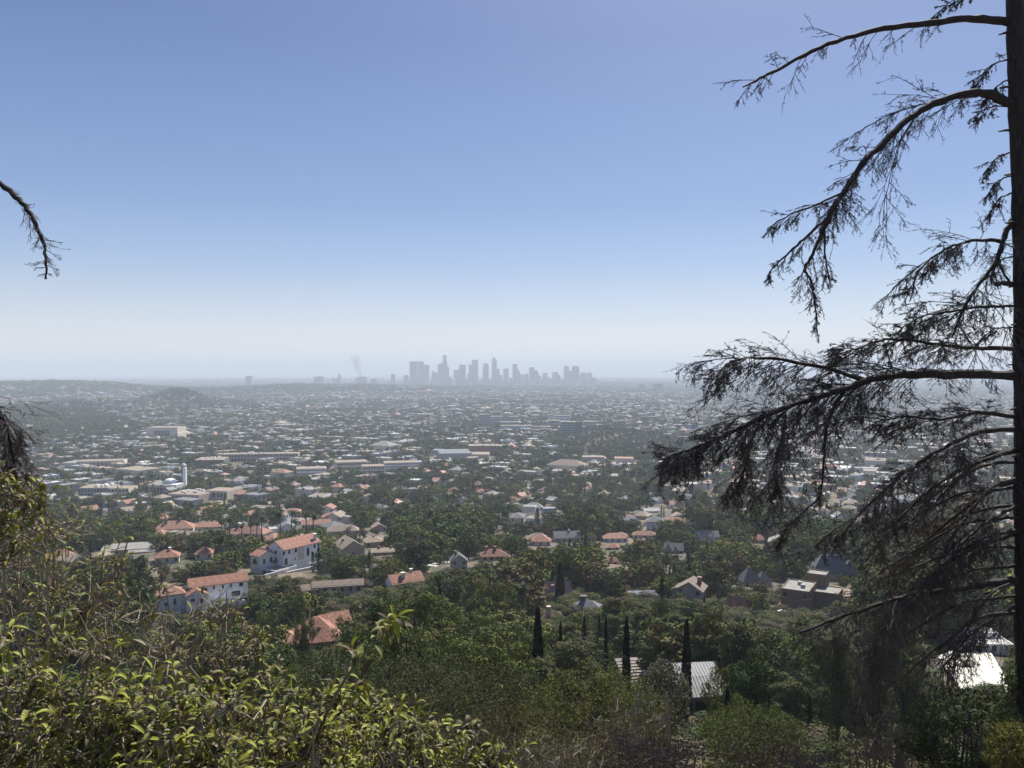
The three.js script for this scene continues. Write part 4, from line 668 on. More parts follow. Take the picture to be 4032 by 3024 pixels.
// ---------------------------------------------------------------- fill: houses and trees of the city, nearest as things, the rest as one mass of each
const onAvenue = (x, z) => { const dx = x - av0.x, dz = z - av0.z, t = dx * gu.x + dz * gu.z, s = dx * gv.x + dz * gv.z; return t > -160 && Math.abs(s) < 7.5; };
const PARK = (() => { const a = ground(2440, 1752); return { x: a.x, z: a.z, a: 150, b: 330 }; })();
const inPark = (x, z) => { const dx = x - PARK.x, dz = z - PARK.z; return (dx / PARK.a) ** 2 + (dz / PARK.b) ** 2 < 1; };
const fillHouses = [], fillTrees = [];
{
  const R = rngOf(9001), LIM = Math.tan(34.5 * DEG);
  const seen = (x, z) => -z > 0 && Math.abs(x) < -z * LIM + 30;
  const hilly = (x, z) => HILLS.some((h) => { const dx = x - h.x, dz = z - h.z, f = (dx * h.ux + dz * h.uz) / h.b, s = (dx * -h.uz + dz * h.ux) / h.a; return h.h > 25 && f * f + s * s < 1.1; });
  // lots on a street grid; a stretch of 90 x 200 m holds two rows of lots and the streets round them
  for (let iu = 4; iu < 140; iu++) for (let iv = -340; iv < 150; iv++) {
    const u0 = iu * 46 + (iu % 2 ? 0 : -5), v0 = iv * 17 + Math.floor(iv / 10) * 14;
    const far0 = Math.hypot(u0, v0); if (far0 < 380 || far0 > 6300) continue;
    const keep = far0 < 2600 ? 1 : far0 < 4200 ? .72 : .5; if (hash2(iu, iv) > keep) continue;
    const x = gu.x * u0 + gv.x * v0 + (R() - .5) * 4, z = gu.z * u0 + gv.z * v0 + (R() - .5) * 4; if (!seen(x, z)) continue;
    const r = Math.hypot(x, z); if (r < 400 || onAvenue(x, z)) continue;
    const hill = r > 1500 && hilly(x, z), park = inPark(x, z), blocked = keepOut.some(([a, b, c]) => Math.hypot(x - a, z - b) < c + 6);
    const zone = fbm(x / 420 + 11, z / 420 + 4), dense = smooth(700, 1000, r) * (zone > .47 ? 1 : .35);
    const big = 1 / Math.sqrt(keep), px = project(V(x, H(x, z), z));
    const hp = park ? 0 : hill ? .26 : r < 520 ? .4 : r < 800 ? .72 : .7;
    if (!blocked && R() < hp) {
      const t = R(), apt = !hill && R() < dense * .55, large = !hill && R() < dense * .02;
      const w = (large ? 32 + R() * 26 : apt ? 12 + R() * 5 : 8.5 + R() * 5) * big, d = (large ? 24 + R() * 12 : apt ? 17 + R() * 10 : 9.5 + R() * 5.5) * big, h = (large ? 6 + R() * 7 : apt ? 6.5 + R() * 4.5 : 3.4 + (R() < .35 ? 3 : 0) + R()) * (.7 + .3 * big);
      const type = apt || large ? (R() < .9 ? 'flat' : 'hip') : t < .26 ? 'flat' : t < .66 ? 'gable' : 'hip';
      const turn = -GRID + (R() < .5 ? Math.PI / 2 : 0) + (r < 800 || hill ? (R() - .5) * .8 : (R() - .5) * .06);
      fillHouses.push({ x, z, w, d, h, type, turn, r, wall: ['white', 'cream', 'cream', 'tan', 'grey', 'pink', 'white'][Math.floor(R() * 7)], rc: type === 'flat' ? ['whiteroof', 'paleroof', 'paleroof', 'tanroof', 'greyroof', 'greyroof', 'blueroof', 'brownroof', 'tanroof'][Math.floor(R() * 9)] : (R() < (r < 1200 ? .27 : .14) ? ['terra', 'terra2', 'terra2'][Math.floor(R() * 3)] : ['greyroof', 'brownroof', 'tanroof', 'paleroof', 'slate', 'tanroof'][Math.floor(R() * 6)]), size: w / r });
    }
    const nt = park ? 9 : hill ? 8 : r < 520 ? 4.6 : r < 850 ? 3.7 : lerp(4.8, 3.6, dense);
    for (let k = 0; k < Math.floor(nt + R()); k++) {
      const tx = x + (R() - .5) * 26, tz = z + (R() - .5) * 46; if (onAvenue(tx, tz) || keepOut.some(([a, b, c]) => Math.hypot(tx - a, tz - b) < c)) continue;
      const q = R(), kind = q < (park ? .5 : .62) ? 'broad' : q < .72 ? 'cedar' : q < .82 ? 'euc' : q < .89 ? 'cypress' : q < .955 ? 'palm' : 'pine', wdt = fbm(tx / 150, tz / 150);
      fillTrees.push({ x: tx, z: tz, h: (kind === 'palm' ? 13 + R() * 9 : kind === 'cypress' ? 8 + R() * 7 : kind === 'cedar' ? 10 + R() * 8 : 6 + R() * 7 + (wdt > .55 ? 3 : 0)) * (.75 + .25 * big) * (park ? .8 : 1), kind, r: Math.hypot(tx, tz) });
    }
  }
  // woods and gardens of the hillside, closer than the street grid
  for (let k = 0; k < 6600; k++) {
    const d = Math.sqrt(lerp(78 * 78, 540 * 540, R())), a = (R() * 2 - 1) * 35 * DEG, x = Math.sin(a) * d, z = -Math.cos(a) * d, q = R(), wd = fbm(x / 60 + 9, z / 60);
    if (wd < .34) continue;
    const kind = q < .46 ? 'broad' : q < .60 ? 'euc' : q < .74 ? 'pine' : q < .92 ? 'cedar' : q < .97 ? 'cypress' : 'palm';
    fillTrees.push({ x, z, h: (kind === 'palm' ? 13 + R() * 8 : kind === 'cypress' ? 7 + R() * 6 : 4.5 + Math.pow(R(), 1.6) * 13 + (wd > .55 ? 3 : 0)) * (d < 170 ? .62 : 1), kind, r: d });
  }
  // far plain beyond the built lots
  for (let k = 0; k < 34000; k++) { const d = lerp(5600, 15000, Math.pow(R(), 1.4)), a = (R() * 2 - 1) * 34 * DEG, x = Math.sin(a) * d, z = -Math.cos(a) * d; if (R() < .3) fillHouses.push({ x, z, w: 24 + R() * 40, d: 20 + R() * 30, h: 5 + R() * 8, type: 'flat', turn: -GRID, r: d, wall: 'cream', rc: R() < .6 ? 'tanroof' : 'paleroof', size: 0 }); else fillTrees.push({ x, z, h: 12 + R() * 9, kind: 'broad', r: d, wide: 2 }); }
}
// keep what the photograph shows clear: no fill house on a hand placed one, no tall tree before it
const fh = fillHouses.filter((f) => !houses.some((h) => Math.hypot(f.x - h.x, f.z - h.z) < h.r + Math.max(f.w, f.d) * .6));
const ft = fillTrees.filter((t) => {
  const p = project(V(t.x, H(t.x, t.z), t.z)), s = FPX / p[2], top = p[1] - t.h * s, half = t.h * (t.kind === 'cypress' || t.kind === 'palm' ? .12 : .46) * s;
  const sx = -sunDir.x / sunDir.y * t.h, sz = -sunDir.z / sunDir.y * t.h;
  return !houses.some((h) => Math.hypot(t.x - h.x, t.z - h.z) < h.r * .85 + 1.5 || (h.d < 420 && h.label && (Math.hypot(t.x + sx * .5 - h.x, t.z + sz * .5 - h.z) < h.r * .8 || Math.hypot(t.x + sx * .8 - h.x, t.z + sz * .8 - h.z) < h.r * .7)) || (p[2] < h.d + 2 && p[0] + half * .8 > h.x0 && p[0] - half * .8 < h.x1 && top < h.y1 && p[1] > h.y0));
});
landmarks.push(...houses.filter((h) => h.label).map((h) => [h.label, (h.x0 + h.x1) / 2, (h.y0 + h.y1) / 2]));
const SHORT = (l) => l.split(' ').slice(0, 5).join(' ').replace(/ (with|of|and|in|at|under|above|behind|beside|the|a|one|by|below|two|on|right|left|half|far|wide|small|white|dark|long)+$/g, '').replace(/ (with|of|and|in|at|under|above|behind|beside|the|a|one|by|two)$/g, '').replace(/ (with|of|and|in|at|a)$/g, '').replace(/,$/, '');
function labelled(list, describe) { // each told apart by its look and by how near it stands to a landmark in the picture
  const by = new Map();
  for (const t of list) { const p = project(V(t.x, H(t.x, t.z), t.z)); let best = null, bd = 1e9; for (const l of landmarks) { const d = Math.hypot(l[1] - p[0], (l[2] - p[1]) * 1.6); if (d < bd) { bd = d; best = l; } } const what = describe(t), k = what + '|' + best[0]; if (!by.has(k)) by.set(k, []); by.get(k).push([bd, t, what, best[0]]); }
  for (const a of by.values()) { a.sort((p, q) => p[0] - q[0]); a.forEach(([, t, what, l], i) => { t.label = `${what}, ${ORD[i] ?? 'far '}nearest ${SHORT(l)}`; if (i >= ORD.length) t.shared = true; }); }
}
const inFrame = (t, h) => { const p = project(V(t.x, H(t.x, t.z) + h, t.z)); return p[0] > -40 && p[0] < 4070 && p[1] > 1400 && p[1] < 3100; };
const WORDS = { white: 'white', cream: 'cream', tan: 'tan', grey: 'grey', pink: 'pinkish', terra: 'orange tiled', terra2: 'pink tiled', greyroof: 'grey', brownroof: 'brown', tanroof: 'tan', paleroof: 'pale', whiteroof: 'bright white', slate: 'slate', blueroof: 'blue grey' };
{
  fh.sort((a, b) => b.size - a.size);
  const cand = fh.filter((f) => f.r < 1500 && inFrame(f, 0)), near = cand.slice(0, 300), set = new Set(near), rest = fh.filter((f) => !set.has(f));
  labelled(near, (f) => `${WORDS[f.wall]} ${f.h > 6 ? 'two storey ' : ''}house with ${WORDS[f.rc]} ${f.type} roof`);
  for (const f of near) { const o = thing('city_house', f.label, 'house', V(f.x, H(f.x, f.z), f.z), f.turn, 'houses among the trees of the plain'); block(o, { w: f.w, d: f.d, h: f.h, rh: Math.min(f.w, f.d) * .22, roof: f.type, axis: f.w > f.d ? 'x' : 'z', wall: f.wall, rc: f.rc, depth: 4, front: 2, right: 2, floors: f.h > 6 ? 2 : 1, win: [1.3, 1.3], simple: true }); }
  // the rest: unit shapes placed as copies
  const g = new THREE.Group(); g.name = 'far_city_houses'; g.userData.kind = 'stuff'; scene.add(g); const m4 = new THREE.Matrix4(), q = new THREE.Quaternion();
  for (const type of ['flat', 'gable', 'hip']) {
    const L = rest.filter((f) => f.type === type), W = new GB(), D = new GB(); if (!L.length) continue;
    W.box(0, .42, 0, 1, 1.16, 1); if (type === 'gable') { W.poly([V(.5, 1, .5), V(.5, 1, -.5), V(.5, 1.4, 0)]); W.poly([V(-.5, 1, -.5), V(-.5, 1, .5), V(-.5, 1.4, 0)]); }
    const roof = type === 'flat' ? new GB().box(0, 1.02, 0, .97, .06, .97).box(.2, 1.1, .1, .12, .16, .12).box(-.25, 1.1, -.2, .16, .14, .1).geo() : roofGeo(type, 1, 1, 1, .45, .06, 'x');
    for (const s of [-1, 1]) for (const k of [-.32, 0, .32]) { D.box(k, .6, s * .5, .13, .3, .02); D.box(s * .5, .6, k, .02, .3, .13); }
    const A = new THREE.InstancedMesh(W.geo(), new THREE.MeshStandardMaterial({ name: 'far_wall', color: 0xffffff, roughness: .95, side: THREE.DoubleSide }), L.length), B = new THREE.InstancedMesh(roof, new THREE.MeshStandardMaterial({ name: 'far_roof', color: 0xffffff, roughness: .8, side: THREE.DoubleSide }), L.length), nearL = L.filter((f) => f.r < 3000), C = new THREE.InstancedMesh(D.geo(), GLASS, nearL.length);
    L.forEach((f, i) => { q.setFromAxisAngle(V(0, 1, 0), f.turn); m4.compose(V(f.x, H(f.x, f.z), f.z), q, V(f.w, f.h, f.d)); A.setMatrixAt(i, m4); B.setMatrixAt(i, m4); const n = .85 + .3 * hash2(i, 3), w = COL[f.wall], r = COL[f.rc]; A.setColorAt(i, lin(w[0] * n * .72, w[1] * n * .72, w[2] * n * .72)); B.setColorAt(i, lin(Math.min(.8, r[0] * n), Math.min(.8, r[1] * n), Math.min(.8, r[2] * n))); });
    nearL.forEach((f, i) => { q.setFromAxisAngle(V(0, 1, 0), f.turn); C.setMatrixAt(i, m4.compose(V(f.x, H(f.x, f.z), f.z), q, V(f.w, f.h, f.d))); });
    A.name = 'wall'; B.name = 'roof'; C.name = 'glazing'; for (const o of [A, B, C]) { o.userData.kind = 'stuff'; g.add(o); }
  }
  console.log('houses', near.length, rest.length);
}

{ // thin smoke rising behind the wide block left of downtown
  const R = rngOf(88), g = new GB(), sm = new THREE.MeshStandardMaterial({ name: 'smoke', color: lin(.10, .10, .11), roughness: 1, transparent: true, opacity: .035, side: THREE.DoubleSide, depthWrite: false });
  for (let k = 0; k < 30; k++) { const t = k / 29, p = at(lerp(1418, 1396, t) + (R() - .5) * lerp(8, 30, t), lerp(1484, 1408, t) + (R() - .5) * 6, 7600 + (R() - .5) * 60), r = lerp(10, 34, t) * (.6 + R() * .7), ph = R() * 9; g.lathe(0, 0, [[0, -1], [.5, -.87], [.87, -.5], [1, 0], [.87, .5], [.5, .87], [0, 1]], 12); const n = 7 * 12; for (let q = g.p.length / 3 - n; q < g.p.length / 3; q++) { const w = 1 + .35 * Math.sin(q * 1.7 + ph) * Math.cos(q * .9); g.p[q * 3] = p.x + g.p[q * 3] * r * w; g.p[q * 3 + 1] = p.y + g.p[q * 3 + 1] * r * w; g.p[q * 3 + 2] = p.z + g.p[q * 3 + 2] * r * w; } }
  const o = part('smoke', g.geo(true), sm, scene); o.userData.kind = 'stuff';
}
{
  const LIMIT = { broad: 250, cedar: 110, euc: 120, pine: 110, cypress: 60, palm: 90 };
  const DESC = { broad: 'rounded leafy tree', cedar: 'dark layered conifer', euc: 'loose pale barked eucalyptus', pine: 'bushy olive green pine', cypress: 'narrow dark cypress', palm: 'tall thin palm' };
  const single = [], rest = [];
  for (const kind of Object.keys(LIMIT)) { const L = ft.filter((t) => t.kind === kind).sort((a, b) => b.h / b.r - a.h / a.r); let n = 0; for (const t of L) if (n < LIMIT[kind] && t.r < 1400 && inFrame(t, t.h * .8)) { single.push(t); n++; } else rest.push(t); }
  labelled(single, (t) => `${t.h > 11 ? 'tall ' : t.h < 7 ? 'small ' : ''}${DESC[t.kind]}`.replace('tall tall', 'very tall'));
  for (const t of single) tree(t.kind, t.x, t.z, t.h, { level: t.r < 125 ? 'hi' : 'mid', label: t.label, group: KIND[t.kind][0].replace(/_/g, ' ') + 's between the houses', w: t.kind === 'broad' ? 1.1 : 1 });
  const g = new THREE.Group(); g.name = 'far_trees'; g.userData.kind = 'stuff'; scene.add(g); const m4 = new THREE.Matrix4(), q = new THREE.Quaternion();
  const WHITE = new THREE.MeshPhysicalMaterial({ name: 'far_leaf', color: 0xffffff, roughness: .9, vertexColors: true, side: THREE.DoubleSide, specularIntensity: .12 });
  const bark = M('plain', .11, .09, .07);
  for (const kind of Object.keys(LIMIT)) for (const [level, lo, hi, nv] of [['mid', 0, 1000, 3], ['low', 1000, 1e6, 4]]) for (let v = 1; v <= nv; v++) {
    const L = rest.filter((t, i) => t.kind === kind && t.r >= lo && t.r < hi && i % nv === v - 1); if (!L.length) continue;
    const P = proto(kind, level, v), A = new THREE.InstancedMesh(P.crown, WHITE, L.length), near = L.filter((t) => t.r < 1800), B = new THREE.InstancedMesh(P.trunk, bark, near.length);
    const mk = (t, i) => { q.setFromAxisAngle(V(0, 1, 0), hash2(i, Math.round(t.x)) * 6.283); const w = t.h * (.85 + .45 * hash2(Math.round(t.z), i)) * (t.wide ?? (kind === 'broad' ? 1.15 : 1)); return m4.compose(V(t.x, H(t.x, t.z) - .2, t.z), q, V(w, t.h, w)); };
    L.forEach((t, i) => { A.setMatrixAt(i, mk(t, i)); const c = LEAF[kind][Math.floor(hash2(i, 7) * LEAF[kind].length)].color, n = .8 + .5 * hash2(i, 9); A.setColorAt(i, lin(c.r * n, c.g * n, c.b * n)); });
    near.forEach((t) => B.setMatrixAt(near.indexOf(t), mk(t, L.indexOf(t))));
    A.name = 'crown'; B.name = 'trunk'; for (const o of [A, B]) { o.userData.kind = 'stuff'; g.add(o); }
  }
  console.log('trees', single.length, rest.length);
}

// ---------------------------------------------------------------- trees of the slope below, one by one
const HT = [ // kind, px, py of the top, forward distance, label, options
  ['pine', 1150, 2318, 192, 'bushy olive pine left of the near tiled roof, tallest of the pair', { w: 1.15 }], ['pine', 1050, 2392, 182, 'lower bushy pine at the left of the near tiled roof', { w: 1.15 }],
  ['pine', 1200, 2392, 133, 'thin pine whose bare trunk stands before the near tiled roof', { w: .62 }], ['pine', 1060, 2520, 110, 'round young pine below the near tiled roof', { w: 1.1 }], ['pine', 1392, 2440, 138, 'pale thin pine touching the right edge of the near tiled roof', { w: 1.1 }],
  ['pine', 1500, 2330, 118, 'big olive green pine under the red gable house, leftmost of the pine mass', { w: 1.5 }], ['pine', 1620, 2318, 112, 'big olive green pine with the highest crown of the pine mass', { w: 1.6 }], ['pine', 1745, 2345, 116, 'big olive green pine in the middle of the pine mass', { w: 1.5 }], ['pine', 1590, 2440, 92, 'broad front pine of the pine mass, dark hollow beneath', { w: 1.7 }], ['pine', 1840, 2350, 122, 'rear pine of the pine mass beside the dark oaks', { w: 1.5 }], ['pine', 1930, 2395, 108, 'pine at the right end of the pine mass', { w: 1.5 }], ['pine', 1790, 2500, 88, 'low front pine of the pine mass', { w: 1.6 }], ['pine', 2010, 2452, 104, 'pine just left of the tallest front cypress', { w: 1.3 }], ['pine', 1690, 2560, 84, 'lowest front pine of the pine mass', { w: 1.6 }], ['pine', 1950, 2540, 86, 'dense pine before the first cypress', { w: 1.5 }],
  ['broad', 1830, 2262, 190, 'dark oak above the pine mass', { w: 1.4, m: 3 }], ['broad', 1930, 2270, 180, 'brownish oak with mottled crown above the pine mass', { w: 1.4, m: 4 }], ['broad', 2010, 2310, 185, 'dark leafy oak right of the pine mass', { w: 1.3, m: 1 }],
  ['palm', 2060, 2290, 170, 'feathery palm with drooping fronds beside the mauve roof', { w: 1.6 }], ['cypress', 2205, 2216, 235, 'cypress standing before the big mauve roof', { w: 1.6 }],
  ['cypress', 2118, 2390, 100, 'tallest dark Italian cypress at the right end of the pines', { w: .82 }], ['cypress', 2207, 2446, 112, 'slim cypress second in the front row', { w: .5 }], ['cypress', 2300, 2428, 135, 'short pointed cypress third in the front row', { w: .6 }], ['cypress', 2386, 2424, 116, 'slim cypress fourth in the front row', { w: .5 }], ['cypress', 2467, 2430, 100, 'dark cypress beside the round metal flue', { w: .75 }], ['cypress', 2704, 2440, 96, 'dark cypress in front of the ribbed metal roof', { w: .85 }], ['cypress', 2748, 2420, 150, 'thin cypress behind the ribbed metal roof', { w: .9 }],
  ['cypress', 1232, 2172, 330, 'left of the two dark cypresses beside the mansion pergola', { w: 1.5 }], ['cypress', 1256, 2176, 328, 'right of the two dark cypresses beside the mansion pergola', { w: 1.5 }],
  ['euc', 2240, 2440, 150, 'olive gum tree behind the second cypress', { w: 1.5 }], ['euc', 2425, 2325, 175, 'yellowish gum tree right of the skylight house', { w: 1.5, m: 3 }], ['euc', 2420, 2395, 150, 'olive gum tree between the fourth and fifth cypress', { w: 1.5 }], ['euc', 2520, 2385, 155, 'broad olive gum tree below the blue grey roof', { w: 1.6 }], ['euc', 2610, 2420, 140, 'gum tree with bare pale limbs right of the flue', { w: 1.4 }], ['euc', 2660, 2400, 160, 'leafy gum tree below the brown shingle house', { w: 1.5 }], ['euc', 2560, 2480, 120, 'thin gum tree with crossing pale limbs above the striped roof', { w: 1.2 }],
  ['cedar', 2290, 2490, 92, 'flat arching conifer crown between the cypresses', { w: 1.9 }],
  ['euc', 2830, 2340, 120, 'large reddish brown gum tree right of the shingle house', { w: 1.4, m: 3 }], ['euc', 2905, 2400, 100, 'tall gum tree with two thin pale trunks', { w: 1.2, m: 2 }], ['broad', 2860, 2470, 135, 'dark oak with yellowing twigs right of the metal roof', { w: 1.3, m: 4 }], ['broad', 2960, 2560, 90, 'dark round oak below the gum trunks', { w: 1.3, m: 1 }], ['broad', 2845, 2625, 86, 'low dark oak beside the metal roofed house', { w: .9, m: 4 }],
  ['broad', 3030, 2450, 130, 'leafy tree left of the flat roofed brown house', { w: 1.3 }], ['broad', 3120, 2520, 110, 'bushy tree below the flat roofed brown house', { w: 1.5, m: 2 }], ['broad', 3240, 2500, 115, 'green tree right below the flat roofed brown house', { w: 1.4 }], ['euc', 3300, 2440, 80, 'dark straight trunked gum behind the cedar, left one', { w: .75, m: 2, bark: BARK.brown }], ['euc', 3450, 2380, 85, 'dark straight trunked gum behind the cedar, middle one', { w: .75, m: 2, bark: BARK.brown }], ['euc', 3560, 2430, 95, 'dark straight trunked gum behind the cedar, right one', { w: .75, m: 0, bark: BARK.brown }], ['broad', 3400, 2600, 100, 'dark tree at the left end of the forecourt', { w: 1.4, m: 1 }], ['broad', 3560, 2540, 165, 'dark tree left of the white flat building', { w: 1.2, m: 3 }], ['broad', 3690, 2400, 250, 'olive tree above the white flat building', { w: 1.4 }], ['broad', 3850, 2370, 250, 'wide olive tree right above the white flat building', { w: 1.5, m: 2 }], ['broad', 3560, 2360, 190, 'green tree beside the pink wedge house', { w: 1.3 }],
  ['silver', 1640, 2118, 345, 'silvery grey round tree left of the lime green tree', { w: 1.35 }], ['lime', 1762, 2158, 350, 'bright lime green round tree', { w: 1.2 }], ['lime', 1730, 2178, 345, 'smaller yellow green bush in front of the lime tree', { w: 1.3 }],
  ['broad', 1300, 2150, 335, 'dark spreading oak right of the mansion', { w: 1.7, m: 1 }], ['broad', 1345, 2172, 330, 'dark oak before the tan gable house', { w: 1.4, m: 3 }], ['broad', 1255, 2090, 365, 'light green tree behind the mansion end', { w: 1.3, m: 4 }], ['broad', 955, 2096, 375, 'dark round tree left behind the mansion', { w: 1.4, m: 1 }], ['cedar', 870, 2080, 370, 'dark tall conifer left of the mansion wing', { w: 1.1 }], ['broad', 1450, 2172, 350, 'bare looking tree below the low tan house', { w: 1.2, m: 2 }], ['pine', 1140, 2262, 300, 'garden pine before the mansion garage', { w: 1.1 }], ['broad', 1080, 2262, 305, 'garden shrub tree under the mansion wall', { w: 1.2, m: 4 }], ['broad', 960, 2270, 300, 'hedge tree between the two white houses', { w: 1.2 }],
  ['cedar', 2245, 1982, 560, 'huge dark conifer right of the modern grey house', { w: 1.7 }], ['cypress', 2115, 2000, 530, 'thick dark cypress before the half timbered house', { w: 2.2 }], ['cedar', 2395, 1930, 680, 'twin dark conifer on the plain, left one', { w: 1.5 }], ['cedar', 2440, 1920, 690, 'twin dark conifer on the plain, right one', { w: 1.5 }],
];
for (const [k, px, py, d, l, o] of HT) treeTop(k, px, py, d, { level: d < 260 ? 'hi' : 'mid', label: l, ...o, w: (o.w ?? 1) * (d < 260 && k !== 'cypress' && k !== 'cedar' && k !== 'palm' ? .68 : 1) });
{ // palms that stand out: the row behind the mansion, and the group by the church
  const row = [[868, 2040], [905, 2030], [952, 2060], [985, 2052], [1010, 2048], [1030, 2030], [1105, 2005], [1146, 2005], [1162, 2040], [1205, 2010], [1232, 2020]];
  row.forEach(([x, y], i) => treeTop('palm', x, y, 390 + (i % 3) * 14, { level: 'mid', label: `tall thin palm, ${ORD[i] || 'first '}from the left in the row behind the mansion`, group: 'palms behind the mansion', w: 1.3 }));
  const grp = [[462, 1880], [478, 1895], [545, 1870], [568, 1878], [600, 1866], [640, 1882]];
  grp.forEach(([x, y], i) => treeTop('palm', x, y, 860 + (i % 2) * 12, { level: 'mid', label: `palm, ${ORD[i] || 'first '}from the left in the group beside the domed church`, group: 'palms beside the domed church', w: 1.6 }));
}

// ---------------------------------------------------------------- undergrowth of the slope
{
  const R = rngOf(31), g = new GB(true); for (let k = 0; k < 900; k++) { const d = dirOf(R), q = .5 * (.5 + .5 * Math.sqrt(R())); tone(g, R, .35); leafOut(g, R, d[0] * q, .4 + d[1] * q * .8, d[2] * q, d[0], d[1] + .3, d[2], .10, .03, .6); }
  const n = 7000, im = new THREE.InstancedMesh(g.geo(), new THREE.MeshPhysicalMaterial({ name: 'scrub', color: 0xffffff, roughness: .95, vertexColors: true, side: THREE.DoubleSide, specularIntensity: .1 }), n), m4 = new THREE.Matrix4(), q = new THREE.Quaternion();
  const tint = [[.06, .075, .03], [.085, .09, .038], [.10, .085, .055], [.05, .062, .028], [.085, .075, .05]]; let c = 0;
  for (let k = 0; c < n && k < 160000; k++) { const d = Math.sqrt(lerp(14 * 14, 300 * 300, R())), a = (R() * 2 - 1) * 36 * DEG, x = Math.sin(a) * d, z = -Math.cos(a) * d; if (houses.some((h) => Math.hypot(x - h.x, z - h.z) < h.r * .85) || Math.hypot(x - 45, z + 95) < 3) continue; const p = project(V(x, H(x, z) + .5, z)); if (houses.some((h) => h.d < 300 && p[0] > h.x0 && p[0] < h.x1 && p[1] > h.y0 && p[1] < h.y1 && p[2] < h.d + 4)) continue; const s = (1.2 + R() * 2.2) * (d < 60 ? .8 : d > 200 ? 1.3 : 1); q.setFromAxisAngle(V(0, 1, 0), R() * 6.28); im.setMatrixAt(c, m4.compose(V(x, H(x, z) - .2, z), q, V(s * 1.3, s * (.6 + R() * .5), s * 1.3))); const t = tint[Math.floor(R() * 5)], w = .8 + R() * .4; im.setColorAt(c, lin(t[0] * w, t[1] * w, t[2] * w)); c++; }
  im.count = c; im.name = 'undergrowth'; im.userData.kind = 'stuff'; scene.add(im);
}

// ---------------------------------------------------------------- shrubs on the near slope
const TWIG = { grey: M('plain', .23, .19, .135), brown: M('plain', .17, .125, .08), red: M('plain', .16, .11, .07), dark: M('plain', .055, .045, .038) };
// folded, recurved leaf blades, unit length along +x
function bladeGeo(droop, fold, width) {
  const g = new GB(), n = 5; const rows = [];
  for (let k = 0; k <= n; k++) { const t = k / n, a = droop * t * 1.2, x = droop ? Math.sin(a) / (droop * 1.2) * 1 : t, y = droop ? (Math.cos(a) - 1) / (droop * 1.2) : 0, w = width * Math.pow(Math.sin(Math.PI * Math.min(1, t * .93 + .05)), .8) * (t > .98 ? .1 : 1); rows.push([g.v(x, y, 0), g.v(x, y + w * fold, w), g.v(x, y + w * fold, -w)]); }
  for (let k = 0; k < n; k++) { const a = rows[k], b = rows[k + 1]; g.i.push(a[0], b[0], a[1], a[1], b[0], b[1], a[0], a[2], b[0], a[2], b[2], b[0]); }
  return g.geo(true);
}
const BLADES = [bladeGeo(.5, .7, .15), bladeGeo(1.0, .8, .16), bladeGeo(1.5, .55, .15), bladeGeo(.25, .45, .17)];
const blade = (r, g, b) => { const m = new THREE.MeshPhysicalMaterial({ name: 'sumac_leaf', color: lin(r, g, b), roughness: .6, side: THREE.DoubleSide, transmission: .44, thickness: 0 }); m.specularIntensity = .25; return m; };
const BLADE_M = { young: blade(.31, .335, .046), green: blade(.170, .190, .038), dark: blade(.080, .090, .027), olive: blade(.180, .162, .045), brown: blade(.10, .060, .034), pale: blade(.24, .21, .14), yellow: blade(.22, .16, .036) };
const BLADE_VC = new THREE.MeshPhysicalMaterial({ name: 'sumac_leaf', color: 0xffffff, vertexColors: true, roughness: .6, side: THREE.DoubleSide, transmission: .44, thickness: 0, specularIntensity: .25 });
const MIX = { fresh: ['green', 'green', 'green', 'olive', 'dark', 'olive', 'olive', 'green', 'dark', 'brown', 'dark', 'pale'], dry: ['olive', 'brown', 'pale', 'green', 'green', 'olive', 'dark', 'green', 'green', 'olive', 'yellow', 'young'], mixed: ['green', 'olive', 'dark', 'young', 'green', 'brown', 'dark', 'olive', 'green', 'dark'] };
function leafAt(list, p, dir, up, L, mat, v) { list.push({ p: p.clone(), dir: dir.clone(), up: up.clone(), L, mat, v }); }
const _m = new THREE.Matrix4(), _x = V(0, 0, 0), _y = V(0, 0, 0), _z = V(0, 0, 0);
function leafMatrix(l) { _x.copy(l.dir).normalize(); _z.copy(_x).cross(l.up).normalize(); _y.copy(_z).cross(_x).normalize(); return _m.makeBasis(_x.clone().multiplyScalar(l.L), _y.clone().multiplyScalar(l.L), _z.clone().multiplyScalar(l.L)).setPosition(l.p).clone(); }
function placeLeaves(o, leaves, most) {
  leaves.sort((a, b) => a.p.lengthSq() / (a.L * a.L) - b.p.lengthSq() / (b.L * b.L)); const inv = o.position;
  leaves.forEach((l) => l.p.sub(inv));
  // the ones that show largest: spread over the plant
  const single = leaves.slice(0, most), rest = leaves.slice(most), G = new GB(true);
  for (const l of single) { const m = part('leaf', BLADES[l.v], BLADE_M[l.mat], o); leafMatrix(l).decompose(m.position, m.quaternion, m.scale); }
  const v = V(0, 0, 0);
  for (const l of rest) { const M4 = leafMatrix(l), a = BLADES[l.v].attributes.position, f = G.p.length / 3, c = BLADE_M[l.mat].color; G.col = [c.r, c.g, c.b]; for (let k = 0; k < a.count; k++) { v.fromBufferAttribute(a, k).applyMatrix4(M4); G.v(v.x, v.y, v.z); } for (const i of BLADES[l.v].index.array) G.i.push(f + i); }
  if (rest.length) part('foliage', G.geo(true), BLADE_VC, o).userData.kind = 'stuff';
}
